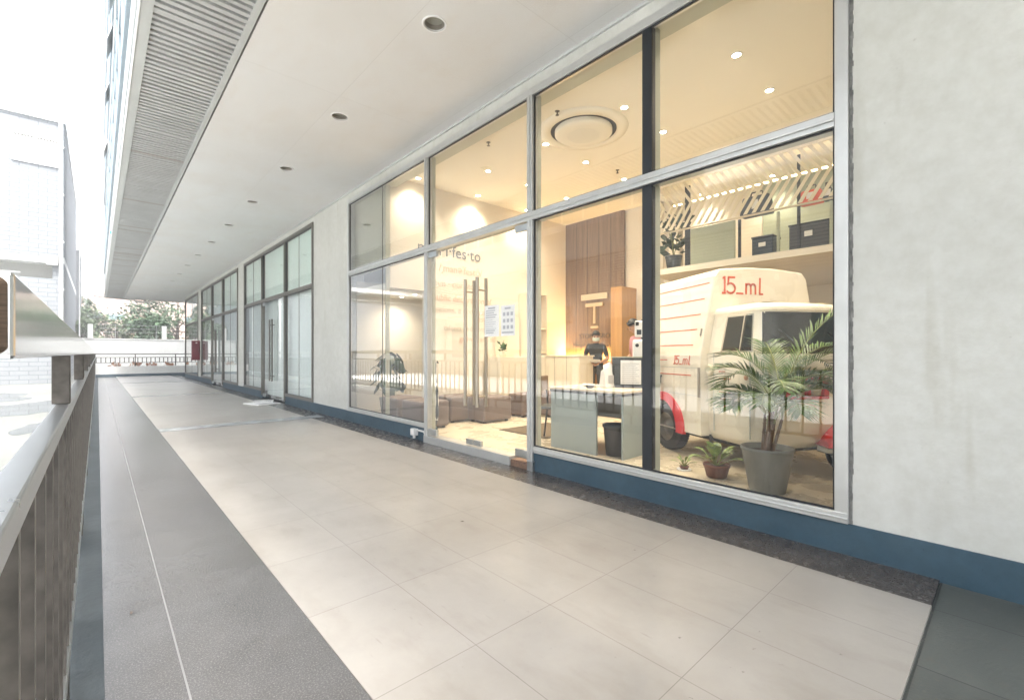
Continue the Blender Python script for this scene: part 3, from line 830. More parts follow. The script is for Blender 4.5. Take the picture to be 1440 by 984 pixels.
# yard wall with pillars
yw = thing('yard_wall', 'long white boundary wall beyond the yard and the far railing', 'wall', (0, 41, -.13), world=True)
MB().box(-1.1, 60, 41, 41.25, -.58, 2.2).build('wall', M['white_wall'], yw)
MB().box(-1.1, 60, 40.97, 41.28, 2.2, 2.27).build('coping', M['white_wall'], yw)
for x in (-.35, 3.55, 7.5, 12): MB().box(x-.13, x+.13, 40.95, 41.3, 2.271, 3.2).build('pillar', M['white_wall'], yw)
# fence with wires on the wall
wf = MB()
for z in (2.7, 2.95, 3.2): wf.tube([(.1,41.12,z),(30,41.12,z)], .012, 6)
for i in range(12): wf.tube([(.9+2.2*i,41.12,2.27),(.9+2.2*i,41.12,3.25)], .02, 6)
tag(wf.build('wire_fence', M['pole']), 'thin wire fence on top of the white boundary wall', 'fence')
# far tan building
fb = thing('far_building', 'pale tan long building with strip windows beyond the trees', 'building', (10, 80, -.6), world=True)
MB().box(-30, 60, 80, 95, -.6, 9.45).build('wall', M['pink_wall'], fb)
MB().box(-30, 60, 79.9, 95, 9.45, 9.7).build('roof_edge', M['pink_wall'], fb)
for a, b in ((-1.35, .45), (.9, 2.75), (-4.0, -1.8)): MB().box(a, b, 79.95, 79.99, 5.75, 6.45).build('window', M['window_blue'], fb)
em = MB(); em.lathe([(1.35,79.93),(1.35,79.99)], (0,0,0), 30, 'y'); em.lathe([(1.52,79.93),(1.52,79.99)], (0,0,0), 30, 'y')
n0 = 30
ring = MB()
for k in range(40):
    a0, a1 = 2*math.pi*k/40, 2*math.pi*(k+1)/40
    ring.hexa([(4.55+1.32*math.cos(a0),79.93,4.85+1.32*math.sin(a0)),(4.55+1.5*math.cos(a0),79.93,4.85+1.5*math.sin(a0)),(4.55+1.5*math.cos(a1),79.93,4.85+1.5*math.sin(a1)),(4.55+1.32*math.cos(a1),79.93,4.85+1.32*math.sin(a1))],
              [(4.55+1.32*math.cos(a0),79.99,4.85+1.32*math.sin(a0)),(4.55+1.5*math.cos(a0),79.99,4.85+1.5*math.sin(a0)),(4.55+1.5*math.cos(a1),79.99,4.85+1.5*math.sin(a1)),(4.55+1.32*math.cos(a1),79.99,4.85+1.32*math.sin(a1))])
ring.build('round_emblem', M['orange_leaf'], fb)
# utility pole
up = thing('utility_pole', 'grey utility pole with a crossarm rising behind the boundary wall', 'pole', (-.72, 60, -.6))
MB().tube([(0,0,0),(-.12,0,8.1)], [.15,.10], 12).build('shaft', M['pole'], up)
MB().box(-.75, .45, -.06, .06, 7.2, 7.3).build('crossarm', M['pole'], up)
q = MB()
for x in (-.65, -.35, .05, .35): q.lathe([(.001,7.3),(.05,7.3),(.06,7.42),(.03,7.5),(.001,7.5)], (x,0,0), 10)
q.build('insulator', M['white_plastic'], up)
wr = MB()
for i, x in enumerate((-1.37, -1.07, -.67, -.37)):
    pts = []
    for k in range(25):
        s = k/24; pts.append((x+s*42, 60+s*6, 6.86-1.6*4*s*(1-s)*.4))
    wr.tube(pts, .012, 5)
tag(wr.build('power_line', M['rubber']), 'thin power lines running right from the utility pole', 'cable')
mp = thing('antenna_mast', 'thin white mast standing by the edge of the white brick building', 'mast', (-.72, 34, -.13))
MB().tube([(0,0,0),(0,0,7.6)], [.035,.02], 8).build('shaft', M['white_trim'], mp)
q = MB()
for z in (5.2, 6.2, 7.2): q.tube([(-.12,0,z),(.12,0,z)], .012, 6)
q.build('rung', M['pole'], mp)

# trees
def tree(label, x, y, h, rad, seed, m, base=-.6, low=.35, n=2600, size=.34):
    rnd = random.Random(seed)
    t = thing('tree', label, 'tree', (x, y, base), group='trees behind the boundary wall')
    q = MB(); q.tube([(0,0,0),(.05,.03,h*.3),(.12,-.05,h*.62),(.1,0,h*.85)], [.2,.16,.10,.03], 10)
    lobes = []
    for i in range(15):
        a = rnd.uniform(0,6.283); z = h*(low+(1-low)*rnd.random()**.8); rr = rad*(1-.55*abs((z/h-low)/(1-low)-.35))*rnd.uniform(.35,1.0)
        c = Vector((rr*math.cos(a), rr*math.sin(a), z)); lobes.append((c, rad*rnd.uniform(.26,.46)))
        s = Vector((.08,0,h*rnd.uniform(.25,.6))); mid = (s+c)/2+Vector((0,0,-.1*h*rnd.random()))
        q.tube([s, mid, c], [.06,.035,.012], 6)
    q.build('trunk', M['trunk'], t)
    mb = MB()
    for _ in range(n):
        c, r = rnd.choice(lobes)
        d = Vector((rnd.gauss(0,1), rnd.gauss(0,1), rnd.gauss(0,.62))).normalized()
        p = c + d*r*(rnd.random()**.45)
        if rnd.random() < .06: p += d*r*.4
        e1 = (d+Vector((rnd.uniform(-1,1), rnd.uniform(-1,1), rnd.uniform(-1,.6)))).normalized()
        e2 = e1.cross(Vector((rnd.uniform(-1,1), rnd.uniform(-1,1), rnd.uniform(-1,1)))).normalized()
        l = size*rnd.uniform(.5,1.25)
        mb.add([p-e1*l*.5, p+e2*l*.22, p+e1*l*.5, p-e2*l*.22], [(0,1,2,3)])
    mb.build('crown', m, t)
tree('wide low spreading tree behind the wall, left of the centre of the gap', 1.1, 50, 4.9, 3.1, 1, M['foliage2'], low=.42)
tree('tall dark tree behind the wall beside the far glass corner', 5.4, 52, 8.2, 3.6, 2, M['foliage'], low=.3, n=3600)
tree('bushy tree right of the utility pole, low over the wall', 3.3, 47, 4.5, 1.9, 3, M['foliage'], low=.4)
tree('small tree half hidden behind the brick annexe corner', -1.35, 56, 7.0, 1.3, 4, M['foliage'], low=.45, n=1400)
tree('light green shrub-like tree left above the boundary wall', -1.2, 45, 4.0, 1.3, 5, M['foliage2'], low=.45, n=1500)
tree('tree beyond the far glass corner, mostly seen mirrored in the glass', 9.5, 48, 7.5, 3.2, 6, M['foliage'], low=.3, n=2200)

# white building on the other side of the yard: seen mirrored in the shop glass
XO = -10.0
ob = thing('opposite_building', 'white louvred building across the yard, mirrored in the shop glass', 'building', (XO-4, 6, -.13), world=True)
MB().box(XO-8, XO, -16, 27, 5.75, 7.25).build('upper_wall', M['white_wall'], ob)
MB().box(XO-8, XO+.12, -16, 27, 7.25, 7.45).build('coping', M['white_trim'], ob)
MB().box(XO-8, XO-.10, -16, 27, 3.95, 5.749).build('louvre_backing', M['slat_dirty'], ob)
lv = MB(); z = 3.98
while z < 5.7: lv.box(XO-.098, XO+.02, -16, 27, z, z+.055); z += .115
lv.build('louvre', M['white_trim'], ob)
MB().box(XO-8, XO+.05, -16, 27, 3.62, 3.949).build('fascia', M['white_wall'], ob)
MB().box(XO-8, XO-.9, -16, 27, -.13, 3.619).build('ground_wall', M['white_wall'], ob)
y = -15.6
rnd = random.Random(12)
while y < 26.5:
    MB().box(XO-.85, XO-.05, y, y+.55, -.13, 3.619).build('column', M['white_wall'], ob)
    if rnd.random() < .75:
        w = MB(); w.box(XO-.895, XO-.86, y+1.0, y+3.4, 1.0, 2.9); w.build('window', M['window_blue'], ob)
    else:
        MB().box(XO-.895, XO-.86, y+1.2, y+3.2, -.13, 2.9).build('shutter', M['louvre'], ob)
    y += 4.2
for i, yy in enumerate((9.6, 13.4, 14.3, 18.2, 22.3)):
    MB().box(XO-.046, XO-.03, yy, yy+.8, 1.5, 2.7).build('poster', M['paper'], ob)
MB().box(XO-8, XO-.3, 8, 27, 7.451, 9.9).build('penthouse', M['white_wall'], ob)
MB().box(XO-.298, XO-.27, 8.4, 26.6, 7.7, 9.4).build('window_row', M['facade_glass'], ob)
fr = MB(); y = 8.4
while y < 26.7: fr.box(XO-.268, XO-.22, y, y+.09, 7.7, 9.4); y += 1.35
fr.build('window_frame', M['white_trim'], ob)
struct(MB().box(XO+.02, -3.4, -16, 27, -.129, -.10).build('path', M['path']))

# ================================================================== INSIDE THE CAFE
IC = 4.20
# lit downlights: a ring, a glowing lens and the lamp's own light
def downlight(z, w=LAMP_W, spot=R(125)):
    t = thing('downlight', None, 'downlight', (0,0,z), group='lit downlights in the cafe ceiling')
    MB().lathe([(.055,0),(.055,-.006),(.042,-.008),(.037,-.002)], seg=24).build('trim_ring', M['white_trim'], t)
    MB().lathe([(.0375,-.0035),(.001,-.0035)], seg=20).build('lens', M['lit_lens'], t)
    l = bpy.data.lights.new('downlight_lamp', 'SPOT'); l.energy = w; l.spot_size = spot; l.spot_blend = .9
    l.shadow_soft_size = .045; l.color = LAMP_C
    lo = bpy.data.objects.new('downlight_lamp', l); COL.objects.link(lo); lo.parent = t; lo.location = (0,0,-.03)
    return t
pd = downlight(IC)
COLS = ((3.79, 'in the row along the glass'), (4.68, 'in the second row from the glass'), (5.58, 'in the third row from the glass'), (6.60, 'in the fourth row from the glass'))
ROWS = ((1.85, 'over the front of the van'), (3.15, 'beside the round air outlet'), (4.45, 'over the doors'), (5.73, 'near the wall of lettering'), (.55, 'behind the right jamb'))
first = True
for x, cx in COLS:
    for y, ry in ROWS:
        if x > 6 and y < 4: continue
        o = pd if first else clone(pd)
        first = False
        o.location = (x, y, IC)
        o['label'] = 'lit downlight %s, %s' % (cx, ry)
for i, x in enumerate((4.0, 5.27, 6.55)):
    o = clone(pd); o.location = (x, 6.75, IC)
    o['label'] = ('wall washing downlight left, closest to the glass, above the lettering wall', 'wall washing downlight in the middle above the lettering wall', 'wall washing downlight at the far end above the lettering wall')[i]
    o['group'] = 'wall washing downlights'
pm = downlight(4.19, LAMP_W*.5)
for i, (x, y) in enumerate(((8.3, 1.5), (8.3, 2.7), (8.3, 3.9), (9.6, 2.0), (9.6, 3.3))):
    o = pm if i == 0 else clone(pm)
    o.location = (x, y, 4.199)
    o['label'] = 'small downlight over the mezzanine shelf, %s' % ('front row right', 'front row middle', 'front row left', 'back row right', 'back row left')[i]
    o['group'] = 'downlights over the mezzanine'
recess_fill = downlight(2.34, 9.0, R(150))  # fill lamps added to brighten the dark side recess
for i, (x, y) in enumerate(((4.35, 7.45), (4.35, 7.95))):
    o = recess_fill if i == 0 else clone(recess_fill)
    o.location = (x, y, 2.3395)
    o['label'] = ('added fill lamp in the low ceiling of the side recess, nearer the doors', 'added fill lamp in the low ceiling of the side recess, nearer the pier')[i]
    o['group'] = 'added fill lamps in the side recess'
# sprinklers
sp = None
for i, (x, y, lab) in enumerate(((4.05, 4.95, 'small sprinkler head on the cafe ceiling over the doors'), (4.15, 3.75, 'small sprinkler head on the cafe ceiling beside the round air outlet'), (6.2, 4.3, 'small sprinkler head on the cafe ceiling before the walnut wall'))):
    if sp is None:
        sp = thing('sprinkler', lab, 'sprinkler', (x,y,IC), group='sprinkler heads on the cafe ceiling')
        MB().tube([(0,0,0),(0,0,-.045)], .009, 8).lathe([(.001,-.002),(.03,-.002),(.03,0)], seg=14).build('pipe', M['steel_dull'], sp)
        MB().lathe([(.001,-.05),(.022,-.05),(.022,-.046),(.001,-.044)], seg=12).build('deflector', M['steel_dull'], sp)
        o = sp
    else: o = clone(sp)
    o.location = (x,y,IC); o['label'] = lab
# round ceiling cassette
t = thing('ceiling_cassette', 'round white air conditioning outlet with a dark slot ring in the cafe ceiling', 'air conditioner', (4.75, 3.83, IC))
MB().lathe([(.58,0),(.57,-.018),(.44,-.03),(.43,-.012)], seg=64).build('rim', M['cream_ceiling'], t)
MB().lathe([(.432,-.012),(.36,-.012)], seg=64).build('slot', M['slat_void'], t)
MB().lathe([(.375,-.010),(.375,-.055),(.35,-.07),(.25,-.075),(.001,-.078)], seg=64).build('plate', M['cream_ceiling'], t)
gr = MB()
for i in range(-7, 8):
    for j in range(-7, 8):
        if i*i+j*j < 46: gr.lathe([(.008,-.0795),(.001,-.0800)], (i*.031, j*.031, 0), 6)
o = gr.build('perforation', M['soffit_grey'], t); o['kind'] = 'stuff'

# lettering
def text(s, name, m, size, parent, loc, rot, depth=.002, align='LEFT'):
    c = bpy.data.curves.new(name, 'FONT'); c.body = s; c.size = size; c.extrude = depth; c.align_x = align
    c.materials.append(m); c.resolution_u = 3
    o = bpy.data.objects.new(name, c); COL.objects.link(o)
    o.location = loc; o.rotation_euler = rot; o.parent = parent
    bpy.context.view_layer.update()
    me = bpy.data.meshes.new_from_object(o.evaluated_get(bpy.context.evaluated_depsgraph_get()))
    n = bpy.data.objects.new(name, me); COL.objects.link(n); n.location = loc; n.rotation_euler = rot; n.parent = parent
    bpy.data.objects.remove(o)
    n.name = name
    return n
wt = thing('wall_lettering', 'grey and red lettering about a manifesto, spread over the cream side wall of the cafe', 'lettering', (4.0, 6.966, 2.0))
rt = (R(90), 0, 0)
for s, m, sz, x, z in (('man·i·fes·to', 'ink', .30, .10, 1.02), ('/ˌmanəˈfestō/', 'ink_red', .19, .55, .74), ('noun · our story', 'ink_soft', .17, .35, .47),
                       ('a public declaration of', 'ink_red', .165, .30, .21), ('intentions, a community of dynamic food', 'ink_soft', .16, .25, .0),
                       ('restaurant', 'ink_red', .17, 1.36, -.14), ('brands to work with', 'ink_soft', .15, 2.2, -.13),
                       ('talents and companies to inspire', 'ink_soft', .15, .65, -.33), ('growth and successful', 'ink_red', .15, 1.0, -.52)):
    text(s, 'letters', M[m], sz, wt, (x, -.002, z), rt)

# walnut wall with the emblem
ww = thing('walnut_wall', 'tall dark wood feature wall with a pale emblem and lettering behind the counter', 'feature wall', (8.065, 6.0, FZ), world=True)
MB().box(8.0, 8.068, 5.40, 6.965, FZ, IC-.002).build('panel', M['wood_dark'], ww)
MB().box(7.55, 8.066, 5.14, 5.395, FZ, 2.56).build('return_panel', M['wood_warm'], ww)
gv = MB()
for i in range(1, 5): gv.box(7.9965, 7.9998, 5.40+.313*i-.003, 5.40+.313*i+.003, FZ, IC-.01)
gv.build('groove', M['slat_void'], ww)
em = MB()
em.box(7.955, 7.998, 5.78, 6.48, 2.42, 2.545); em.box(7.96, 7.998, 5.90, 6.36, 2.27, 2.345)
em.box(7.96, 7.998, 6.10, 6.15, 1.90, 2.269); em.box(7.96, 7.998, 6.03, 6.22, 1.80, 1.845)
em.build('emblem', M['brass_sign'], ww)
wl = [text('STORY GROUP', 'letters', M['dark_plastic'], .15, ww, (-.085, .55, 1.49), (R(90),0,R(-90)), .006), text('Hospitality & Concepts', 'letters', M['dark_plastic'], .13, ww, (-.085, .72, 1.30), (R(90),0,R(-90)), .006)]
# warm strip of light behind the counter
cs = thing('cove_light', 'glowing warm light strip on top of the back counter, grazing the wood wall', 'light strip', (7.9, 6.0, 1.05))
MB().box(-.012, .012, -.58, .93, -.012, .012).build('strip', M['cove'], cs)
MB().box(-.03, -.0125, -.60, .95, -.03, .03).build('housing', M['wood_warm'], cs)
l = bpy.data.lights.new('strip_lamp', 'AREA'); l.shape = 'RECTANGLE'; l.size = 1.4; l.size_y = .03; l.energy = 10; l.color = (1.0, .62, .22)
lo = bpy.data.objects.new('strip_lamp', l); COL.objects.link(lo); lo.parent = cs; lo.location = (.0, .17, .03)
lo.rotation_euler = (R(180), 0, R(90))
bk = thing('back_counter', 'low wood cabinet along the foot of the walnut wall', 'cabinet', (7.8, 6.0, FZ), world=True)
MB().box(7.62, 7.99, 5.40, 6.96, FZ, 1.03).build('body', M['wood_warm'], bk, bevel=.004)
MB().box(7.60, 7.995, 5.398, 6.96, 1.0305, 1.035).build('top', M['wood_dark'], bk)
# reception counter, L shaped
rc = thing('reception_counter', 'cream panelled L shaped reception counter in front of the walnut wall', 'counter', (6.5, 6.3, FZ), world=True)
MB().box(6.78, 7.20, 5.56, 6.53, FZ, 1.19).build('front', M['cream_panel'], rc, bevel=.004)
MB().box(5.55, 6.775, 6.44, 6.90, FZ, 1.19).build('side', M['cream_panel'], rc, bevel=.004)
MB().box(6.76, 7.22, 5.54, 6.90, 1.1905, 1.215).build('top', M['cream_panel'], rc, bevel=.003)
gl = MB()
for y in (5.88, 6.2): gl.box(6.776, 6.7795, y-.002, y+.002, FZ+.02, 1.18)
gl.build('joint', M['sofa'], rc)
t = thing('counter_plant', 'tiny green plant in a cream pot on the corner of the reception counter', 'plant', (5.75, 6.6, 1.19))
MB().lathe([(.001,0),(.06,0),(.075,.1),(.065,.1),(.001,.085)], seg=18).build('pot', M['cream_panel'], t)
mb = MB(); leafy(mb, 0, 0, .1, .05, .16, 26, .1, random.Random(2)); mb.build('foliage', M['leaf'], t)
# shelves in the side wall
t = thing('wall_shelf', 'pale open shelf unit set against the lettering wall, behind the counter', 'shelf', (6.8, 6.9, FZ), world=True)
MB().box(6.52, 6.56, 6.62, 6.965, FZ, 2.5).box(7.00, 7.04, 6.62, 6.965, FZ, 2.5).build('side_panel', M['cream_panel'], t)
MB().box(6.5605, 6.9995, 6.63, 6.964, 1.75, 1.78).box(6.5605, 6.9995, 6.63, 6.964, 2.47, 2.499).box(6.5605, 6.9995, 6.63, 6.964, 1.25, 1.28).build('shelf', M['cream_panel'], t)
t = thing('wall_cabinet', 'tan tall cabinet standing against the lettering wall left of the counter', 'cabinet', (5.0, 6.9, FZ), world=True)
MB().box(5.85, 6.48, 6.905, 6.965, FZ, 2.0).build('body', M['cream_panel'], t, bevel=.004)

# ottomans
def ottoman(label, x, y, sx, sy, h=.43, rz=0, top='sofa_top'):
    t = thing('ottoman', label, 'ottoman', (x, y, FZ), rz, 'brown ottomans in the cafe lounge')
    MB().box(-sx/2, sx/2, -sy/2, sy/2, .03, h).build('cushion', M[top], t, bevel=.035)
    pp = MB(); pp.box(-sx/2+.03, sx/2-.03, -sy/2+.03, sy/2-.03, .035, .05); pp.build('base', M['sofa'], t)
    for a in (-1, 1):
        for b in (-1, 1):
            MB().lathe([(.03,0),(.03,.035)], (a*(sx/2-.07), b*(sy/2-.07), 0), 10).build('foot', M['dark_plastic'], t)
ottoman('brown ottoman closest to the glass, cut by the left door frame', 3.86, 6.30, .50, .62)
ottoman('brown ottoman behind the left door leaf, farther back by the wall', 4.72, 6.60, .72, .6)
ottoman('wide brown ottoman behind the meeting point of the doors', 5.02, 6.10, .62, .46)
ottoman('small dark brown ottoman at the foot of the cream counter', 5.92, 6.16, .5, .4, .42, 0, 'sofa')
ottoman('dark brown ottoman in front of the counter, beside the right door frame', 6.25, 5.75, .42, .60, .46, 0, 'sofa')
ottoman('brown ottoman behind the fixed pane left of the doors', 3.88, 7.06, .50, .52)
t = thing('floor_mat', 'dark brown doormat lying inside the doors on the cream floor', 'mat', (5.05, 4.78, FZ))
MB().box(-.50, .50, -.46, .46, .0005, .010).build('pile', M['mat_brown'], t, bevel=.003)
MB().box(-.53, .53, -.49, .49, .0003, .007).build('border', M['dark_plastic'], t)

# grey sanitising table with its things
dt = thing('grey_table', 'grey panel sided table with a beige top just behind the glass', 'table', (4.55, 3.35, FZ), world=True)
MB().box(4.18, 4.98, 2.84, 3.92, .810, .838).build('tabletop', M['table_top'], dt, bevel=.004)
MB().box(4.19, 4.97, 2.85, 3.91, .780, .8095).build('apron', M['dark_board'], dt)
MB().box(4.20, 4.225, 3.20, 3.90, FZ, .7795).build('front_panel', M['table_grey'], dt)
MB().box(4.23, 4.96, 3.875, 3.90, FZ, .7795).build('side_panel', M['table_grey'], dt)
MB().box(4.23, 4.96, 2.86, 2.885, FZ, .7795).build('side_panel', M['table_grey'], dt)
MB().box(4.93, 4.955, 2.886, 3.874, .42, .7795).build('back_panel', M['table_top'], dt)
bn = thing('waste_bin', 'black tapered waste bin under the grey table', 'bin', (4.40, 3.07, FZ))
MB().lathe([(.001,.002),(.115,.002),(.145,.34),(.150,.345),(.14,.345),(.11,.02),(.001,.015)], seg=28).build('bucket', M['dark_plastic'], bn)
MB().lathe([(.146,.315),(.155,.32),(.155,.352),(.143,.352)], seg=28).build('rim', M['dark_board'], bn)
def roundbox(name, lab, cat, x, y, z, sx, sy, sz, m, rz=0, bv=.01, part='body'):
    t = thing(name, lab, cat, (x,y,z), rz)
    MB().box(-sx/2, sx/2, -sy/2, sy/2, 0, sz).build(part, m, t, bevel=bv)
    return t
# folded stack of towels and paper bags
t = thing('paper_bag', 'crumpled white paper bag standing on the grey table', 'bag', (4.60, 3.34, .8385))
q = MB(); q.hexa([(-.09,-.06,0),(.09,-.06,0),(.09,.06,0),(-.09,.06,0)], [(-.10,-.02,.22),(.085,-.025,.26),(.08,.02,.27),(-.09,.03,.20)])
q.build('body', M['paper'], t, bevel=.01)
MB().add([(-.10,-.02,.22),(.085,-.025,.26),(.06,.0,.31),(-.07,.01,.27)], [(0,1,2,3)]).build('folded_top', M['paper'], t)
MB().box(-.06, .05, -.0645, -.0625, .05, .15).build('print', M['print'], t)
for i, (x, y, lab) in enumerate(((4.55, 3.62, 'small white dish on the grey table, left'), (4.50, 3.48, 'small white dish on the grey table beside the paper bag'), (4.34, 3.40, 'small black tray at the front of the grey table'))):
    t = thing('dish', lab, 'dish', (x, y, .8385), group='small dishes on the grey table')
    MB().lathe([(.001,.002),(.035,.002),(.055,.028),(.05,.028),(.033,.01),(.001,.008)], seg=20).build('bowl', M['white_plastic'] if i < 2 else M['dark_plastic'], t)
    MB().lathe([(.05,.0285),(.056,.0285),(.056,.032),(.05,.032),(.05,.0285)], seg=20).build('rim', M['white_plastic'] if i < 2 else M['dark_board'], t)
t = thing('notice_board', 'dark upright board with a white paper sheet behind the grey table', 'board', (4.78, 3.10, .8385), R(-62))
MB().box(-.24, .24, -.012, .012, .02, .36).build('panel', M['dark_board'], t, bevel=.004)
MB().box(-.26, .26, -.016, .016, .3605, .375).build('top_bar', M['mullion_in'], t)
MB().box(-.14, .10, -.017, -.0125, .04, .33).build('sheet', M['paper'], t)
q = MB()
for i in range(10): q.box(-.12, .08-.02*(i % 3), -.0195, -.0178, .06+.025*i, .066+.025*i)
q.build('print', M['print'], t)
MB().box(-.2, .2, -.06, .06, 0, .0195).build('foot', M['dark_plastic'], t)
st = thing('dispenser_stand', 'black pole stand carrying two white hand sanitiser dispensers behind the table', 'dispenser', (5.02, 3.10, FZ), R(-60))
MB().lathe([(.001,0),(.17,0),(.17,.015),(.03,.03),(.001,.03)], seg=28).build('base', M['dark_plastic'], st)
MB().box(-.03, .06, -.02, .02, .03, 1.58).build('pole', M['black'], st)
q = MB().box(-.10, .035, -.13, -.0205, 1.36, 1.56).build('upper_dispenser', M['white_plastic'], st, bevel=.018)
s_ = MB().box(-.075, -.02, -.135, -.1305, 1.39, 1.45).build('screen', M['dark_board'], st); s_.parent = q
s_ = MB().box(-.088, -.05, -.135, -.1305, 1.50, 1.545).build('sensor', M['dark_plastic'], st); s_.parent = q
q = MB().box(-.125, .045, -.14, -.0205, 1.06, 1.335).build('lower_dispenser', M['white_plastic'], st, bevel=.03)
s_ = MB().lathe([(.001,-.1445),(.02,-.1445),(.022,-.1405)], (-.07,0,1.26), 14, 'y').build('level_window', M['dark_plastic'], st); s_.parent = q
MB().box(-.08, .08, -.10, -.03, .95, 1.055).build('drip_tray', M['dark_plastic'], st, bevel=.01)
# dark chair beside the table
ch = thing('dark_chair', 'dark slim chair standing left of the grey table', 'chair', (4.50, 4.10, FZ), R(20))
MB().box(-.21, .21, -.21, .21, .44, .475).build('seat', M['dark_board'], ch, bevel=.012)
MB().box(-.21, .21, .19, .225, .66, .86).build('backrest', M['wood_dark'], ch, bevel=.012)
for a in (-1, 1):
    MB().tube([(a*.22,-.22,0),(a*.18,-.17,.44)], .014, 8).build('leg', M['dark_plastic'], ch)
    MB().tube([(a*.22,.26,0),(a*.185,.19,.45),(a*.19,.215,.72)], .014, 8).build('leg', M['dark_plastic'], ch)
# furled blue and white umbrella against the door post
t = thing('umbrella', 'furled blue and white umbrella leaning inside the left door frame', 'umbrella', (3.72, 5.78, FZ))
MB().tube([(0,0,0),(.02,.03,.95)], .006, 8).build('shaft', M['steel_dull'], t)
q = MB(); q.tube([(.002,.003,.10),(.006,.008,.25),(.012,.018,.60),(.017,.025,.82)], [.012,.045,.038,.012], 8); q.build('canopy', M['bag_blue'], t)
q = MB(); q.tube([(.004,.006,.17),(.010,.014,.45),(.015,.022,.72)], [.035,.044,.03], 5); q.build('canopy_panel', M['white_plastic'], t)
MB().tube([(.02,.03,.95),(.021,.031,1.02),(.045,.031,1.045),(.065,.031,1.01)], .009, 8).build('handle', M['dark_plastic'], t)

# ------------------------------------------------------------------ mezzanine
mz = thing('mezzanine', 'cream mezzanine shelf with a glazed cabinet front above and behind the van', 'mezzanine', (9.0, 1.5, 2.68), world=True)
MB().box(7.5, 10.99, -4.1, 4.49, 2.66, 2.735).build('slab', M['cream_panel'], mz)
MB().box(7.46, 7.4995, -4.1, 4.66, 2.655, 2.755).build('edge', M['cream_ceiling'], mz)
MB().box(7.5, 7.53, -4.1, 4.49, 3.385, 3.41).build('rail', M['brass_sign'], mz)
MB().box(8.6, 8.66, -4.1, 2.95, 2.735, 4.19).build('back_wall', M['cabinet_green'], mz)
MB().box(8.55, 8.6, 2.96, 4.4, 2.735, 4.19).build('back_wall', M['cream_wall'], mz)
q = MB()
for y0, y1 in ((-4.0, 1.9), (3.02, 3.75)): q.box(7.56, 7.60, y0, y1, 2.736, 3.30)
MB().box(7.56, 7.60, 3.02, 3.75, 2.736, 3.384).build('cabinet_door', M['cabinet_green'], mz)
MB().box(7.57, 7.595, 3.77, 3.86, 2.736, 4.15).build('post', M['black'], mz)
MB().box(7.57, 7.595, 2.93, 2.97, 2.736, 3.38).build('post', M['black'], mz)
MB().box(7.57, 7.595, 2.10, 2.14, 2.736, 4.15).build('post', M['black'], mz)
MB().box(7.57, 7.595, 2.37, 2.41, 2.736, 3.38).build('post', M['cabinet_green'], mz)
MB().box(7.57, 7.595, 1.70, 1.74, 2.736, 3.38).build('post', M['cabinet_green'], mz)
# zigzag reflection in the glass, modelled as solid stripes over the mezzanine
chv = thing('chevron_reflection', 'pale zigzag glass reflection modelled as stripes over the mezzanine shelf', 'screen', (7.50, 1.5, 3.41), world=True)  # stands in for the reflection, no real screen hangs here
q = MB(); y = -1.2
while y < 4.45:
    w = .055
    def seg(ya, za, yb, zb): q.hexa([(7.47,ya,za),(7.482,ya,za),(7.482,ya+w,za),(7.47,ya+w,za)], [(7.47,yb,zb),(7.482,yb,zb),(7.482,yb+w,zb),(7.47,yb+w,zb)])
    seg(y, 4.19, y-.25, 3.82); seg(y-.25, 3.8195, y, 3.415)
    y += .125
o = q.build('stripe', M['zigzag_reflection'], chv); o['kind'] = 'stuff'
MB().box(7.466, 7.486, -1.5, 4.5, 4.1905, 4.1995).build('stripe_top', M['zigzag_reflection'], chv)
q = thing('led_strip', 'bright warm light line running behind the zigzag reflection stripes', 'light strip', (7.62, 1.5, 3.88), world=True)
MB().box(7.61, 7.625, -1.2, 4.1, 3.875, 3.885).build('strip', M['cove'], q)
MB().box(7.6255, 7.645, -1.2, 4.1, 3.86, 3.90).build('housing', M['white_trim'], q)
def potplant(label, x, y, z, r, h, n, size, spread, hh, m, pm, cat='plant', seed=1, nm='shelf_plant'):
    t = thing(nm, label, cat, (x,y,z))
    MB().lathe([(.001,0),(r*.7,0),(r,h),(r*.92,h),(r*.85,h*.9),(.001,h*.88)], seg=24).build('pot', pm, t)
    MB().lathe([(r*.86,h*.89),(.001,h*.91)], seg=20).build('soil', M['soil'], t)
    mb = MB(); rnd = random.Random(seed)
    for i in range(5):
        a = rnd.uniform(0,6.28); pts = [(0,0,h*.9)]
        for k in range(1,4): pts.append((spread*.5*math.cos(a)*k/3, spread*.5*math.sin(a)*k/3, h*.9+hh*k/3*rnd.uniform(.8,1)))
        mb.tube(pts, .008, 6)
    mb.build('stem', M['stem'], t)
    mb = MB(); leafy(mb, 0, 0, h+.05, spread, hh, n, size, rnd); mb.build('foliage', m, t)
    return t
potplant('dark potted plant at the left end of the mezzanine shelf', 7.72, 4.15, 2.736, .15, .27, 70, .20, .22, .62, M['leaf_dark'], M['dark_pot'])
def bag(label, x, y, z, sx, sy, sz, m):
    t = thing('bag', label, 'bag', (x,y,z), 0, 'things stored on the mezzanine')
    q = MB(); q.hexa([(-sx/2,-sy/2,0),(sx/2,-sy/2,0),(sx/2,sy/2,0),(-sx/2,sy/2,0)], [(-sx*.35,-sy*.42,sz),(sx*.35,-sy*.42,sz),(sx*.35,sy*.42,sz),(-sx*.35,sy*.42,sz)]); q.build('body', m, t, bevel=.03)
    MB().tube([(0,-sy*.2,sz),(0,-sy*.17,sz+.07),(0,sy*.17,sz+.07),(0,sy*.2,sz)], .012, 8).build('handle', M['dark_plastic'], t)
    MB().box(-sx*.47-.004, -sx*.45, -.05, .04, sz*.3, sz*.75).build('label_tag', M['paper'], t)
bag('navy bag standing on the mezzanine rail line', 7.66, 2.72, 3.411, .22, .46, .30, M['bag_blue'])
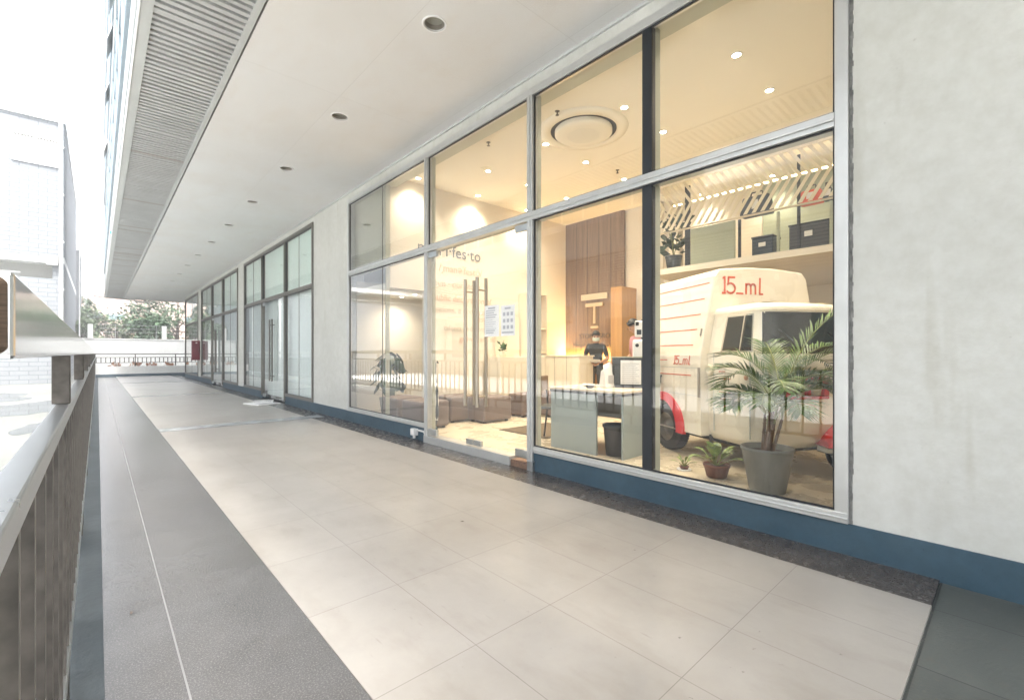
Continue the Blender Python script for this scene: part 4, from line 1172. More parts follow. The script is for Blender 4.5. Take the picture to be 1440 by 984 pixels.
bag('coral red bag on the mezzanine beside the dark post', 7.66, 1.98, 3.411, .2, .30, .2, M['bag_red'])
bag('small teal bag at the right of the coral bag', 7.66, 1.78, 3.411, .16, .12, .19, M['dark_pot'])
for i, (y, w, h, lab) in enumerate(((2.62, .30, .30, 'navy storage crate on the mezzanine floor, left of the two'), (2.0, .50, .38, 'wide dark storage crate on the mezzanine floor, right of the two'))):
    t = thing('storage_crate', lab, 'crate', (7.75, y, 2.736), group='crates on the mezzanine')
    MB().box(-.16, .16, -w/2, w/2, 0, h).build('body', M['bag_blue'] if i == 0 else M['dark_board'], t, bevel=.01)
    MB().box(-.17, .17, -w/2-.01, w/2+.01, h+.0005, h+.03).build('lid', M['dark_pot'], t, bevel=.008)
    MB().box(-.17, -.1605, -.05, .05, h*.55, h*.75).build('label_plate', M['paper'], t)
# bookshelf like louvred window below the mezzanine
lw2 = thing('louvred_window', 'dark green louvred window in the back wall under the mezzanine', 'window', (10.9, 0, 1.5), world=True)
MB().box(10.93, 10.99, -3.9, 2.4, 1.35, 2.62).build('pane', M['dark_board'], lw2)
q = MB(); z = 1.38
while z < 2.6: q.box(10.88, 10.925, -3.9, 2.4, z, z+.03); z += .055
q.build('louvre', M['cabinet_green'], lw2)

# ------------------------------------------------------------------ the van
RZ = math.atan2(-.8830, -.4694)
van = thing('food_van', 'vintage cream van with orange red measuring lines and 15_ml lettering, parked inside the cafe', 'van', (5.297, 2.869, FZ), RZ)
VC = -.60                                   # lateral centre, v grows towards the glass; local y = -v
def P(u, v, z): return (u, -v, z)
def hw(z):                                  # half width of the box at height z
    if z <= 1.137: return .79 - max(0, (.5-z))*.06
    return .79 - (z-1.137)*.212
bx = MB()
def ring(u, z): return [P(u, VC-hw(z), z), P(u, VC+hw(z), z)]
UR, UF = -.40, .80
for z0, z1 in ((.28, 1.137), (1.1371, 2.085)):
    pass
prof = [(VC-hw(.28), .28), (VC-hw(1.137), 1.137), (VC-hw(2.0), 2.0), (VC-hw(2.06)+.05, 2.075), (VC-.2, 2.105), (VC+.2, 2.105), (VC+hw(2.06)-.05, 2.075), (VC+hw(2.0), 2.0), (VC+hw(1.137), 1.137), (VC+hw(.28), .28)]
# side wall with a wheel opening: lower wall cut into strips around the arch
n = len(prof)
vsb = [P(UR, v, z) for v, z in prof] + [P(UF, v, z) for v, z in prof]
fs = [(i, (i+1) % n, n+(i+1) % n, n+i) for i in range(n-1)]
fs = [f for i, f in enumerate(fs) if i not in (0, n-2)]
bx.add(vsb, fs + [tuple(range(n))[::-1], tuple(range(n, 2*n))])
AU, AZ, AR = .10, .28, .335                 # arch centre and radius
def side_strip(vfun):
    us = [UR] + [AU-AR*math.cos(math.pi*k/16) for k in range(17)] + [UF]
    zs = [.28] + [AZ+AR*math.sin(math.pi*k/16) for k in range(17)] + [.28]
    for i in range(len(us)-1):
        bx.add([P(us[i], vfun(zs[i]), zs[i]), P(us[i+1], vfun(zs[i+1]), zs[i+1]), P(us[i+1], vfun(1.137), 1.137), P(us[i], vfun(1.137), 1.137)], [(0,1,2,3)])
    for i in range(1, 17):
        s = 1 if vfun(1) > VC else -1
        bx.add([P(us[i], vfun(zs[i]), zs[i]), P(us[i+1], vfun(zs[i+1]), zs[i+1]), P(us[i+1], vfun(zs[i+1])-.2*s, zs[i+1]), P(us[i], vfun(zs[i])-.2*s, zs[i])], [(0,1,2,3)])
side_strip(lambda z: VC+hw(z)); side_strip(lambda z: VC-hw(z))
bx.add([P(UR,VC-hw(.28),.28),P(UF,VC-hw(.28),.28),P(UF,VC-.4,.28),P(UR,VC-.4,.28)], [(0,1,2,3)])
bx.add([P(UR,VC+hw(.28),.28),P(UF,VC+hw(.28),.28),P(UF,VC+.4,.28),P(UR,VC+.4,.28)], [(0,1,2,3)])
box_o = bx.build('box_body', M['truck'], van)
bb = box_o.modifiers.new('bevel', 'BEVEL'); bb.width = .018; bb.segments = 2; bb.limit_method = 'ANGLE'; bb.angle_limit = R(35)
MB().hexa([P(UR+.1,VC-.6,.20),P(UR+.1,VC+.6,.20),P(1.35,VC+.5,.20),P(1.35,VC-.5,.20)][::-1], [P(UR+.1,VC-.6,.29),P(UR+.1,VC+.6,.29),P(1.35,VC+.5,.29),P(1.35,VC-.5,.29)][::-1]).build('chassis', M['dark_plastic'], van)
def sv(z): return VC+hw(z)
def side_bar(u0, u1, z, h=.012, off=.004):
    q = MB()
    q.hexa([P(u0,sv(z)+.0005,z),P(u1,sv(z)+.0005,z),P(u1,sv(z)+off,z),P(u0,sv(z)+off,z)], [P(u0,sv(z+h)+.0005,z+h),P(u1,sv(z+h)+.0005,z+h),P(u1,sv(z+h)+off,z+h),P(u0,sv(z+h)+off,z+h)])
    return q
for u1, z in ((.735,1.925), (.70,1.755), (.68,1.585), (.665,1.42), (.645,1.25), (.19,1.08), (.645,.915)):
    side_bar(-.39 if u1 > .2 else -.30, u1, z, .010).build('measuring_line', M['truck_line'], van)
side_bar(UR+.02, .79, 1.0, .006, .003).build('seam', M['soffit_grey'], van)
side_bar(UR+.02, .79, .70, .006, .003).build('seam', M['soffit_grey'], van)
side_bar(.765, .80, .69, .32, .010).build('corner_plate', M['plate_grey'], van)
side_bar(.02, .06, .80, .08, .02).build('latch', M['steel_dull'], van); side_bar(.0, .075, .875, .025, .03).build('latch_cover', M['dark_plastic'], van)
side_bar(.74, .755, 1.35, .08, .012).build('hinge', M['plate_grey'], van)
# stroke lettering 15_ml
def strokes(glyphs, place, w, parent, name, m):
    q = MB()
    for pl_ in glyphs:
        for a, b in zip(pl_, pl_[1:]):
            A, B = Vector((a[0], a[1])), Vector((b[0], b[1])); d = (B-A).normalized(); nn = Vector((-d.y, d.x))*w/2
            A2, B2 = A-d*w*.35, B+d*w*.35
            ps = [A2-nn, B2-nn, B2+nn, A2+nn]
            q.hexa([place(p.x, p.y, .001) for p in ps], [place(p.x, p.y, .005) for p in ps])
    return q.build(name, m, parent)
def arc(cx, cy, r, a0, a1, n=8, ry=None): return [(cx+r*math.cos(R(a0+(a1-a0)*k/n)), cy+(ry or r)*math.sin(R(a0+(a1-a0)*k/n))) for k in range(n+1)]
G = [[(.0,.0),(.16,.0)], [(.13,0),(.13,1.0),(.04,.94)],
     [(.72,1.0),(.36,1.0),(.34,.58)], arc(.48,.31,.27,130,-140,12,.31),
     [(.86,0),(1.22,0)],
     [(1.42,0),(1.42,.62)], arc(1.565,.45,.145,180,0,8,.17)+[(1.71,0)], arc(1.855,.45,.145,180,0,8,.17)+[(2.0,0)],
     [(2.28,1.0),(2.26,.0),(2.44,.0)]]
fs_ = .175
strokes(G, lambda x, y, d: P(UF+d, -.085-x*.214, 1.825+y*fs_), .075/ .075*.055, van, 'lettering', M['truck_line']) if False else None
def pl_front(x, y, d): return P(UF+d, -.085-x, 1.815+y)
Gf = [[(x*.212, y*.172) for x, y in g_] for g_ in G]
strokes(Gf, pl_front, .020, van, 'lettering', M['truck_line'])
Gs = [[(x*.125+y*.02, y*.095) for x, y in g_] for g_ in G]
strokes(Gs, lambda x, y, d: P(.32+x, sv(1.04+y)+d, 1.04+y), .011, van, 'lettering', M['truck_line'])
# cab: lofted levels
def outline(d, e):
    """half outline from the rear left to the rear right, inset d at the sides and e at the front"""
    h = .70-d; pts = [(.79, VC+h), (1.05, VC+h), (1.30, VC+h), (1.43-e*.6, VC+h-.015), (1.51-e*.9, VC+h-.07), (1.55-e, VC+h-.17), (1.575-e, VC+.25), (1.58-e, VC)]
    return pts + [(u, 2*VC-v) for u, v in pts[-2::-1]]
LV = [(.235,.16,.22), (.255,.08,.12), (.33,.03,.05), (.55,.005,.01), (.80,0,0), (1.137,.0,.0), (1.165,.012,.012), (1.56,.085,.11), (1.60,.085,.10), (1.635,.12,.14), (1.665,.24,.26), (1.68,.42,.45)]
cb = MB(); vv = []
for z, d, e in LV: vv += [P(u, v, z+(.012 if z > 1.6 and False else 0)) for u, v in outline(d, e)]
m_ = len(outline(0,0)); ff = []
for i in range(len(LV)-1):
    for k in range(m_-1): ff.append((i*m_+k, (i+1)*m_+k, (i+1)*m_+k+1, i*m_+k+1))
ff.append(tuple(range((len(LV)-1)*m_, len(LV)*m_)))
cb.add(vv, ff, 0, True)
cab = cb.build('cab', M['truck'], van)
def skin_patch(name, m, k0, k1, z0, z1, off, parent, rows=4):
    """a patch lying just over the cab surface, from outline index k0 to k1 (fractions allowed)"""
    q = MB(); vs_ = []; cols = 14
    def lev(z):
        for (za, da, ea), (zb, db, eb) in zip(LV, LV[1:]):
            if za <= z <= zb:
                t = (z-za)/(zb-za); return da+(db-da)*t, ea+(eb-ea)*t
    def at(k, z):
        o_ = outline(*lev(z)); i = min(int(k), len(o_)-2); t = k-i
        u = o_[i][0]+(o_[i+1][0]-o_[i][0])*t; v = o_[i][1]+(o_[i+1][1]-o_[i][1])*t
        dx, dy = o_[i+1][0]-o_[i][0], o_[i+1][1]-o_[i][1]; L = math.hypot(dx, dy)
        return u-dy/L*off, v+dx/L*off
    for r_ in range(rows+1):
        for c in range(cols+1):
            k_a = k0[0]+(k0[1]-k0[0])*r_/rows; k_b = k1[0]+(k1[1]-k1[0])*r_/rows
            z = z0+(z1-z0)*r_/rows
            u, v = at(k_a+(k_b-k_a)*c/cols, z); vs_.append(P(u, v, z))
    for r_ in range(rows):
        for c in range(cols): q.f.append([r_*(cols+1)+c, (r_+1)*(cols+1)+c, (r_+1)*(cols+1)+c+1, r_*(cols+1)+c+1]); q.m.append(0); q.sm.append(True)
    q.v = vs_
    return q.build(name, m, parent)
skin_patch('windscreen', M['dark_glass'], (3.9, 3.9), (10.1, 10.1), 1.175, 1.545, .006, van)
skin_patch('windscreen_seal', M['rubber'], (3.75, 3.75), (10.25, 10.25), 1.160, 1.558, .003, van)
dw = skin_patch('door_window', M['dark_glass'], (.85, .9), (1.75, 1.75), 1.19, 1.53, .006, van)
dw2 = skin_patch('door_window', M['dark_glass'], (1.85, 1.85), (2.75, 2.55), 1.19, 1.53, .006, van)
skin_patch('window_frame', M['chrome'], (.75, .80), (2.9, 2.75), 1.175, 1.545, .003, van)
skin_patch('roof_gutter', M['truck'], (.0, .0), (13.9, 13.9), 1.562, 1.575, .014, van, 1)
for v_ in (-.28, -.92):
    MB().tube([P(1.592, v_, 1.165), P(1.580, v_+.05, 1.27), P(1.555, v_+.20, 1.38)], .007, 6).build('wiper', M['dark_plastic'], van)
ml = MB().lathe([(.001,-.012),(.022,-.008),(.026,0)], (0,0,0), 16, 'y').build('side_lamp', M['orange_leaf'], van); ml.location = P(1.36, VC+.705, .93)
dr = MB()
for u in (.90, 1.40): dr.box(u-.003, u+.003, -(VC+.7)-.004, -(VC+.7)+.01, .35, 1.165)
dr.build('door_gap', M['soffit_grey'], van)
hd = MB(); hd.box(.94, 1.06, -(VC+.7)-.03, -(VC+.7)-.012, 1.04, 1.065); hd.build('door_handle', M['chrome'], van, bevel=.006)
q = MB()
for i, z in enumerate((.97,.90,.83,.76,.69,.62)):
    q.box(.98, .98+(.17 if i % 2 else .09), -(VC+.7)-.0035, -(VC+.7)-.001, z, z+.010)
o = q.build('measuring_scale', M['truck_line'], van)
# fuel cap
MB().lathe([(.001,0),(.055,0),(.06,.02),(.052,.032),(.03,.034),(.028,.02),(.001,.02)], (.855, 0, 0), 26, 'y').build('fuel_cap', M['cream_panel'], van).location = (0, -(VC+.7)-.001, .985)
for o in [c for c in van.children if c.name.startswith('fuel_cap')]:
    o.rotation_euler = (0,0,0); o.data.transform(Matrix.Scale(-1, 4, (0,1,0))); o.data.flip_normals()
# red headlamp surround on the front, lamps inside
fu = 1.583
rg = MB()
for a, b, c, d in ((-.60,-.10,.895,.935), (-.60,-.10,.735,.765), (-.16,-.10,.766,.894), (-.60,-.54,.766,.894), (-.39,-.35,.766,.894)):
    rg.hexa([P(1.55,a,c),P(fu+.03,a,c),P(fu+.03,b,c),P(1.55,b,c)][::-1], [P(1.55,a,d),P(fu+.03,a,d),P(fu+.03,b,d),P(1.55,b,d)][::-1])
rg.build('grille_surround', M['red'], van, bevel=.008)
for v in (-.255, -.465):
    h_ = MB().lathe([(.055,0),(.06,.02),(.05,.026),(.045,.015),(.001,.03)], (0,0,0), 24, 'x').build('headlight', M['white_plastic'], van); h_.location = (fu-.005, -v, .83)
MB().hexa([P(1.56,-1.1,.985),P(fu+.012,-1.1,.985),P(fu+.012,-.05,.985),P(1.56,-.05,.985)][::-1], [P(1.56,-1.1,1.0),P(fu+.012,-1.1,1.0),P(fu+.012,-.05,1.0),P(1.56,-.05,1.0)][::-1]).build('trim_strip', M['dark_plastic'], van)
# red front wing with its bumper and tyre
q = MB(); vs_ = []; rows = 7; cols = 12
for r_ in range(rows+1):
    s = r_/rows; uu = 1.52+.17*math.sin(s*math.pi*.5); 
    for c in range(cols+1):
        t = c/cols; v = -.50-.72*t
        top = .30+.32*math.sin(min(1, t*2.2)*math.pi/2)
        vs_.append(P(1.50+.20*math.sin((1-s)*math.pi/2)+.0*t, v-.05*s, .30+(top-.30)*s))
for r_ in range(rows):
    for c in range(cols): q.f.append([r_*(cols+1)+c, r_*(cols+1)+c+1, (r_+1)*(cols+1)+c+1, (r_+1)*(cols+1)+c]); q.m.append(0); q.sm.append(True)
q.v = vs_; w_ = q.build('front_wing', M['red'], van)
so_ = w_.modifiers.new('solid', 'SOLIDIFY'); so_.thickness = .02
MB().hexa([P(1.50,-1.2,.225),P(1.73,-1.2,.225),P(1.73,-.57,.225),P(1.50,-.57,.225)][::-1], [P(1.50,-1.2,.285),P(1.73,-1.2,.285),P(1.73,-.57,.285),P(1.50,-.57,.285)][::-1]).build('bumper', M['steel_satin'], van, bevel=.012)
def wheel(u, v, r, w, name='wheel'):
    t_ = MB().lathe([(r*.62,-w/2),(r*.9,-w/2),(r*.985,-w*.38),(r,-w*.2),(r,w*.2),(r*.985,w*.38),(r*.9,w/2),(r*.62,w/2)], (0,0,0), 44, 'y').build(name, M['rubber'], van)
    t_.location = P(u, v, r)
    rim = MB().lathe([(r*.63,-w*.42),(r*.56,-w*.44),(r*.50,-w*.25),(r*.30,-w*.22),(r*.27,-w*.36),(.001,-w*.38)], (0,0,0), 32, 'y').build('rim', M['alu_dark'], van)
    rim.parent = t_
    gr_ = MB()
    for k in range(44):
        a = 2*math.pi*k/44
        for s in (-1, 1):
            gr_.box(-.009, .009, s*w*.05, s*w*.38, r-.004, r+.004)
            for i in range(len(gr_.v)-8, len(gr_.v)):
                x, y, z = gr_.v[i]; gr_.v[i] = (x*math.cos(a)+z*math.sin(a), y, -x*math.sin(a)+z*math.cos(a))
    g_ = gr_.build('tread', M['rubber'], van); g_.parent = t_
    for o in (rim, g_): o.location = (0,0,0)
    return t_
wheel(.08, .06, .275, .165); wheel(.08, -1.26, .275, .165); wheel(1.46, -.98, .17, .17)
# red arch flare over the rear wheel
q = MB(); k1 = 26
for k in range(k1):
    a0, a1 = math.pi*k/k1-.12, math.pi*(k+1)/k1-.12
    def fp(a, r_, v): return P(AU+r_*math.cos(a)*1.0, v, AZ+.02+r_*math.sin(a))
    vo_ = sv(.4)
    q.hexa([fp(a0,.30,vo_-.03),fp(a0,.415,vo_-.02),fp(a1,.415,vo_-.02),fp(a1,.30,vo_-.03)], [fp(a0,.315,vo_+.045),fp(a0,.40,vo_+.02),fp(a1,.40,vo_+.02),fp(a1,.315,vo_+.045)])
q.build('wheel_arch', M['red'], van)
MB().tube([P(.82,.08,.30),P(.82,.08,.22),P(.88,.08,.20)], .012, 8).build('step_bracket', M['steel_dull'], van)

# ------------------------------------------------------------------ plants by the glass
def frond(mb, st, base, az, lift, length, droop, nl, ll, rnd, w=.016):
    pts = []; d0 = Vector((math.cos(az), math.sin(az), 0)); up = Vector((0,0,1))
    p = Vector(base); ang = lift; stp = length/18
    for k in range(19):
        pts.append(p.copy()); p = p + (d0*math.cos(ang)+up*math.sin(ang))*stp; ang -= droop/18*(1+k/12)
    st.tube(pts, [.010-.008*k/18 for k in range(19)], 6)
    side = d0.cross(up).normalized()
    for i in range(nl):
        s = .34+.66*i/(nl-1); k = s*18; a = int(min(k, 17)); f = k-a
        q = pts[a].lerp(pts[a+1], f); t = (pts[a+1]-pts[a]).normalized(); nrm = side.cross(t).normalized()
        L = ll*(math.sin(math.pi*(.12+.80*(s-.34)/.66))**.7)*rnd.uniform(.85,1.1)
        for sg in (-1, 1):
            dr_ = (side*sg*.80 + t*(.62+.3*s) + nrm*(.28+rnd.uniform(-.1,.1))).normalized()
            dn = Vector((0,0,-1)); m1 = q+dr_*L*.5+dn*L*.03; e = q+dr_*L+dn*L*.20
            wv = t.cross(dr_).normalized().cross(dr_).normalized()*w*.5
            mb.add([q-wv*.5, q+wv*.5, m1+wv, m1-wv, e], [(0,1,2,3),(3,2,4)])
px_, py_ = 4.20, 1.41
palm = thing('potted_palm', 'tall areca palm in a big grey tapered pot right behind the glass, before the van', 'potted palm', (px_, py_, FZ))
MB().lathe([(.001,0),(.145,0),(.15,.01),(.213,.372),(.222,.38),(.222,.405),(.20,.405),(.195,.35),(.001,.34)], seg=48).build('pot', M['pot_grey'], palm)
MB().lathe([(.196,.352),(.001,.362)], seg=24).build('soil', M['soil'], palm)
rnd = random.Random(21); cn = MB(); fr_ = MB(); stc = MB()
canes = []
for i in range(9):
    a = rnd.uniform(0, 6.283); r = rnd.uniform(.01,.075); top = (r*1.7*math.cos(a)+.035, r*1.7*math.sin(a)-.035, .36+rnd.uniform(.18,.42))
    cn.tube([(r*math.cos(a), r*math.sin(a), .355), top], [.017,.012], 8); canes.append((Vector(top), a))
    for k in range(1, 4):
        c_ = Vector((r*math.cos(a), r*math.sin(a), .355)).lerp(Vector(top), k/4); cn.lathe([(.0165,-.004),(.019,0),(.0165,.004)], c_, 8)
cn.build('cane', M['cane'], palm)
DIRS = [(150,1.15,.52,1.2),(185,1.1,.55,1.3),(215,1.1,.6,1.3),(110,1.2,.62,1.3),(65,1.22,.85,1.3),(20,1.25,.98,1.3),(-20,1.28,1.06,1.25),(-48,1.2,1.06,1.2),(-75,1.12,.95,1.2),(-105,1.15,.85,1.3),(-145,1.32,.7,1.3),
        (40,1.45,1.05,.9),(-35,1.42,1.18,.9),(125,1.40,.8,1.0),(-60,1.36,1.2,.9),(80,1.46,.95,1.0),(250,1.42,.85,1.1),(-10,.95,.9,1.0),(160,.8,.55,1.0),(-90,.85,.85,.9),(-50,1.5,1.25,.6),(140,1.2,.72,.9),(-30,.75,.9,.9)]
for i, (dg_, lift, ln, dp) in enumerate(DIRS):
    b_, a_ = canes[i % len(canes)]
    frond(fr_, stc, b_, R(dg_)+rnd.uniform(-.15,.15), lift, ln*.97*rnd.uniform(.9,1.05), dp*rnd.uniform(.9,1.1), 29, .285, rnd, .016)
stc.build('frond_stem', M['stem'], palm)
fr_.build('frond', M['leaf'], palm)
palm.scale = (.92, .92, .92)
def broad(label, x, y, pr, ph, nleaf, ll, lw_, m, pm, seed, saucer=False):
    t = thing('potted_plant', label, 'potted plant', (x, y, FZ))
    if saucer: MB().lathe([(.001,0),(pr*1.5,0),(pr*1.6,.012),(pr*1.45,.012),(.001,.006)], seg=26).build('saucer', M['white_plastic'], t)
    MB().lathe([(.001,.0065),(pr*.74,.0065),(pr*.96,ph*.82),(pr,ph*.82),(pr*1.02,ph),(pr*.9,ph),(pr*.86,ph*.85),(.001,ph*.84)], seg=28).build('pot', pm, t)
    MB().lathe([(pr*.87,ph*.85),(.001,ph*.88)], seg=18).build('soil', M['soil'], t)
    rnd = random.Random(seed); mb = MB(); st = MB()
    for i in range(nleaf):
        a = 2.4*i+rnd.uniform(-.2,.2); el = R(25+50*i/nleaf)+rnd.uniform(-.1,.1); d = Vector((math.cos(a)*math.cos(el), math.sin(a)*math.cos(el), math.sin(el)))
        base = Vector((0,0,ph*.86)); s0 = base+d*ll*.4; side = d.cross(Vector((0,0,1))).normalized(); nr = side.cross(d)
        st.tube([base, s0], [.006,.004], 6)
        ctr = []; N = 7
        for k in range(N+1):
            s = k/N; ctr.append(s0 + d*ll*.75*s - Vector((0,0,1))*ll*.28*s*s)
        vs_ = []
        for k in range(N+1):
            wd = lw_*math.sin(math.pi*(.06+.94*k/N))**.8*.5
            vs_ += [ctr[k]-side*wd+nr*wd*.35, ctr[k], ctr[k]+side*wd+nr*wd*.35]
        ff = []
        for k in range(N): ff += [(3*k,3*k+1,3*k+4,3*k+3), (3*k+1,3*k+2,3*k+5,3*k+4)]
        mb.add(vs_, ff, 0, True)
    st.build('stem', M['stem'], t); mb.build('foliage', m, t)
broad('leafy green plant in a brown pot beside the big grey palm pot', 4.31, 1.885, .118, .125, 13, .27, .085, M['leaf_light'], M['terracotta'], 3)
broad('tiny seedling on a white saucer left of the brown pot', 4.34, 2.22, .045, .04, 8, .15, .028, M['leaf_light'], M['terracotta'], 8, True)
# climbing plant inside the left pane
t = thing('monstera_plant', 'dark leafy plant on a stake in a grey pot behind the leftmost pane', 'potted plant', (3.98, 7.72, FZ))
MB().lathe([(.001,0),(.14,0),(.19,.36),(.17,.36),(.001,.33)], seg=28).build('pot', M['pot_grey'], t)
MB().tube([(0,0,.3),(.01,0,1.15)], .02, 8).build('stake', M['trunk'], t)
q = MB(); rnd = random.Random(6); st_ = MB()
for i in range(34):
    a = rnd.uniform(0,6.283); z = rnd.uniform(.42,1.12); r = rnd.uniform(.10,.34); c = Vector((r*math.cos(a), r*math.sin(a), z)); s = rnd.uniform(.07,.13)
    nrm = Vector((math.cos(a)*.7, math.sin(a)*.7, rnd.uniform(.2,1))).normalized(); e1 = nrm.cross(Vector((0,0,1))).normalized(); e2 = nrm.cross(e1)
    st_.tube([(0,0,z-.12), c], .004, 5)
    pts = [c+e1*s*math.cos(b)*(.8+.2*math.cos(3*b))+e2*s*1.15*math.sin(b) for b in [2*math.pi*k/12 for k in range(12)]]
    q.add([c+nrm*.01]+pts, [(0,1+k,1+(k+1) % 12) for k in range(12)])
st_.build('stem', M['stem'], t); q.build('foliage', M['leaf_dark'], t)

# ------------------------------------------------------------------ people
def person(label, loc, rz, scale, joints, shirt, hair_long=False, mask=True, bend=.25):
    t = thing('person', label, 'person', loc, rz)
    V = []; Ed = []; Rr = []
    def add(p, r, par=None):
        V.append(p); Rr.append(r)
        if par is not None: Ed.append((par, len(V)-1))
        return len(V)-1
    pel = add((0,0,.95), (.155,.115))
    sp_ = add((0,.0,1.12), (.145,.10), pel); chs = add((0,-.005,1.31), (.165,.11), sp_); nk = add((0,.0,1.455), (.06,.058), chs)
    hb_ = add((0,-.015-.02*bend,1.515), (.056,.062), nk); hd_ = add((0,-.03-.14*bend,1.60-.03*bend), (.078,.094), hb_); ht_ = add((0,-.03-.22*bend,1.675-.07*bend), (.062,.078), hd_)
    for s in (-1, 1):
        h1 = add((s*.085,0,.90), (.10,.10), pel); k_ = add((s*.10,-.02,.50), (.062,.065), h1); c_ = add((s*.10,.005,.32), (.056,.062), k_); an = add((s*.10,.01,.09), (.04,.045), c_)
        add((s*.115,-.15,.045), (.042,.032), an)
        j = joints[0 if s < 0 else 1]
        sh = add((s*.165,.0,1.40), (.062,.062), chs); ua = add(tuple((Vector((s*.165,0,1.40))*.55+Vector(j[0])*.45)), (.055,.055), sh)
        el = add(j[0], (.043,.043), ua); fa = add(tuple((Vector(j[0])*.55+Vector(j[1])*.45)), (.039,.039), el); wr_ = add(j[1], (.027,.025), fa)
        d = (Vector(j[1])-Vector(j[0])).normalized(); pm_ = Vector(j[1])+d*.055; pa = add(tuple(pm_), (.034,.02), wr_)
        lat = d.cross(Vector((0,0,1))).normalized()
        for q_, ln in ((-.027,.062),(-.009,.075),(.009,.072),(.027,.055)):
            b0 = pm_+d*.035+lat*q_; f1 = add(tuple(b0), (.0095,.0095), pa); f2 = add(tuple(b0+d*ln*.55-Vector((0,0,.012))), (.0085,.0085), f1)
            add(tuple(b0+d*ln*.85-Vector((0,0,.035))), (.007,.007), f2)
        th_ = add(tuple(pm_-d*.01-lat*s*.035), (.011,.011), pa); add(tuple(pm_+d*.035-lat*s*.055+Vector((0,0,.008))), (.009,.009), th_)
    me = bpy.data.meshes.new('body'); me.from_pydata([Vector(v) for v in V], Ed, []); o = bpy.data.objects.new('body', me); COL.objects.link(o)
    sk_ = o.modifiers.new('skin', 'SKIN')
    for i, r in enumerate(Rr): me.skin_vertices[0].data[i].radius = r
    me.skin_vertices[0].data[pel].use_root = True
    ss = o.modifiers.new('sub', 'SUBSURF'); ss.levels = 2; ss.render_levels = 2
    bpy.context.view_layer.update()
    nm = bpy.data.meshes.new_from_object(o.evaluated_get(bpy.context.evaluated_depsgraph_get()))
    bpy.data.objects.remove(o)
    for m in (M['skin'], shirt, M['trousers'], M['dark_plastic']): nm.materials.append(m)
    for p in nm.polygons:
        c = p.center; z = c.z; p.use_smooth = True
        arm = abs(c.x) > .19 or (c.y < -.14 and z > .9)
        if z < .085 or (z < .11 and c.y < -.05): p.material_index = 3
        elif z < .93 and not arm: p.material_index = 2
        elif z > 1.475 and abs(c.x) < .15: p.material_index = 0
        elif not arm: p.material_index = 1
        else: p.material_index = 1 if z > 1.20 and c.y > -.12 else 0
    b = bpy.data.objects.new('body', nm); COL.objects.link(b); b.parent = t
    hc = Vector((0, -.03-.15*bend, 1.625-.04*bend))
    tilt = Matrix.Translation(hc) @ Matrix.Rotation(R(55*bend), 4, 'X')
    q = MB(); prof = []
    for k in range(0, 9):
        a = R(-8+98*k/8); prof.append((.094*math.cos(a), .118*math.sin(a)))
    q.lathe(prof, (0,.012,.012), 22)
    h_ = q.build('hair', M['hair'], t)
    for v in h_.data.vertices:
        n_ = 1+.05*math.sin(v.co.x*90)*math.cos(v.co.y*80); v.co.x *= n_*.93; v.co.y *= n_*1.08
        if v.co.z < .05 and v.co.y < -.03: v.co.z += .055; v.co.y += .012
        if v.co.z < .03 and v.co.y > 0: v.co.z -= .055
    h_.data.transform(tilt)
    q = MB()
    for s in (-1, 1): q.lathe([(.001,-.012),(.012,-.006),(.001,0)], (s*.033,-.092,.005), 10, 'y')
    e_ = q.build('eye', M['dark_plastic'], t); e_.data.transform(tilt)
    q = MB(); q.add([(-.012,-.09,-.02),(.012,-.09,-.02),(0,-.118,-.035),(0,-.092,.012)], [(0,2,3),(2,1,3),(0,1,2)]); e_ = q.build('nose', M['skin'], t); e_.data.transform(tilt)
    q = MB()
    for s in (-1, 1): q.lathe([(.001,-.012),(.022,-.006),(.024,.004),(.001,.01)], (s*.082,.0,-.01), 12, 'x')
    e_ = q.build('ear', M['skin'], t); e_.data.transform(tilt)
    if mask:
        q = MB(); vs_ = []
        for r_ in range(5):
            for c in range(9):
                a = R(-90+ -62+124*c/8); zz = -.085+.075*r_/4; bul = 1+.10*math.sin(math.pi*r_/4)*math.cos(R(-62+124*c/8))
                vs_.append((.083*bul*math.cos(a), .100*bul*math.sin(a)-.005, zz))
        q.add(vs_, [(r_*9+c, r_*9+c+1, (r_+1)*9+c+1, (r_+1)*9+c) for r_ in range(4) for c in range(8)], 0, True)
        e_ = q.build('face_mask', M['mask'], t); e_.data.transform(tilt)
    t.scale = (scale,)*3
    return t
pa = person('person in a black polo shirt and pale face mask reading a sheet of paper', (7.42, 5.66, FZ), R(-52), .93,
            (((-.25,-.03,1.13), (-.10,-.23,1.06)), ((.25,-.03,1.13), (.10,-.23,1.07))), M['shirt_black'])
t = thing('paper_sheet', 'white sheet of paper held in the hands of the person in black', 'paper', (7.42, 5.66, FZ), R(-52))
q = MB(); q.add([(-.13,-.26,1.045),(.10,-.26,1.045),(.08,-.42,1.12),(-.14,-.42,1.13)], [(0,1,2,3)]); o = q.build('sheet', M['paper'], t); t.scale = (.93,)*3
o.modifiers.new('thick', 'SOLIDIFY').thickness = .003
person('person in a pink shirt, head bowed, mostly hidden behind the black window post', (6.55, 4.12, FZ), R(-110), 1.0,
       (((-.24,.02,1.12), (-.18,-.20,1.02)), ((.24,.02,1.12), (.16,-.2,1.0))), M['shirt_pink'], mask=False, bend=.6)

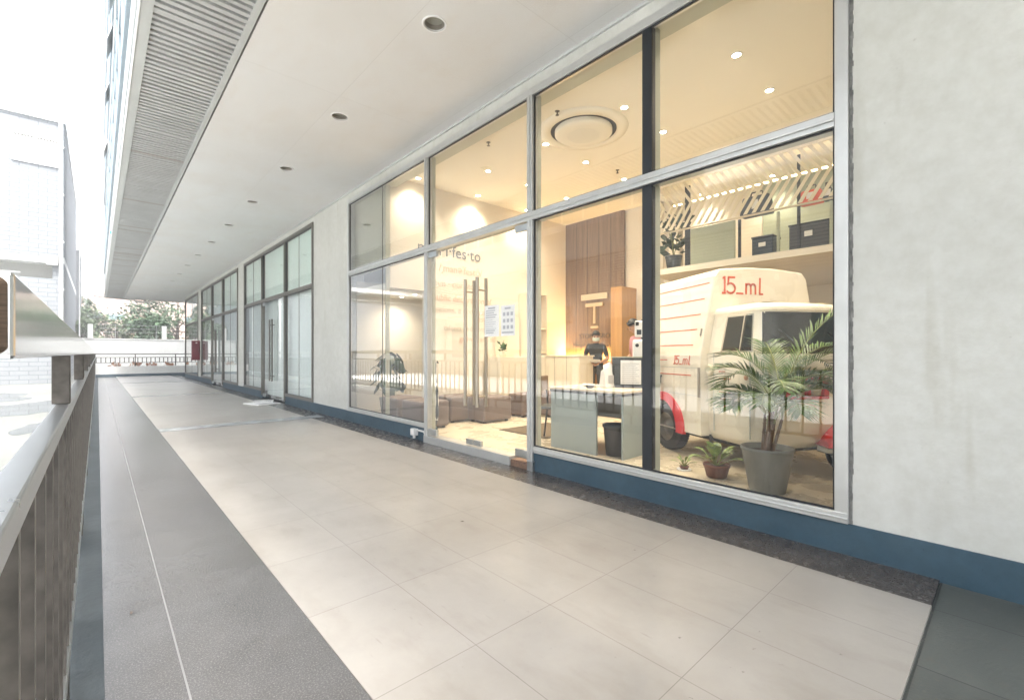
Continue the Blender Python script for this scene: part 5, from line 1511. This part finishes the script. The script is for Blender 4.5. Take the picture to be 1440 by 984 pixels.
# ------------------------------------------------------------------ pale air
hm = bpy.data.materials.new('haze'); hm.use_nodes = True; t_ = hm.node_tree; t_.nodes.clear()
out_ = t_.nodes.new('ShaderNodeOutputMaterial'); pv = t_.nodes.new('ShaderNodeVolumePrincipled')
pv.inputs['Color'].default_value = (.97,.98,1,1); pv.inputs['Density'].default_value = .0045; pv.inputs['Anisotropy'].default_value = 0
t_.links.new(pv.outputs[0], out_.inputs['Volume'])
tag(MB().box(-80, 100, -55, 125, -1.7, 29).build('haze', hm), kind='stuff')
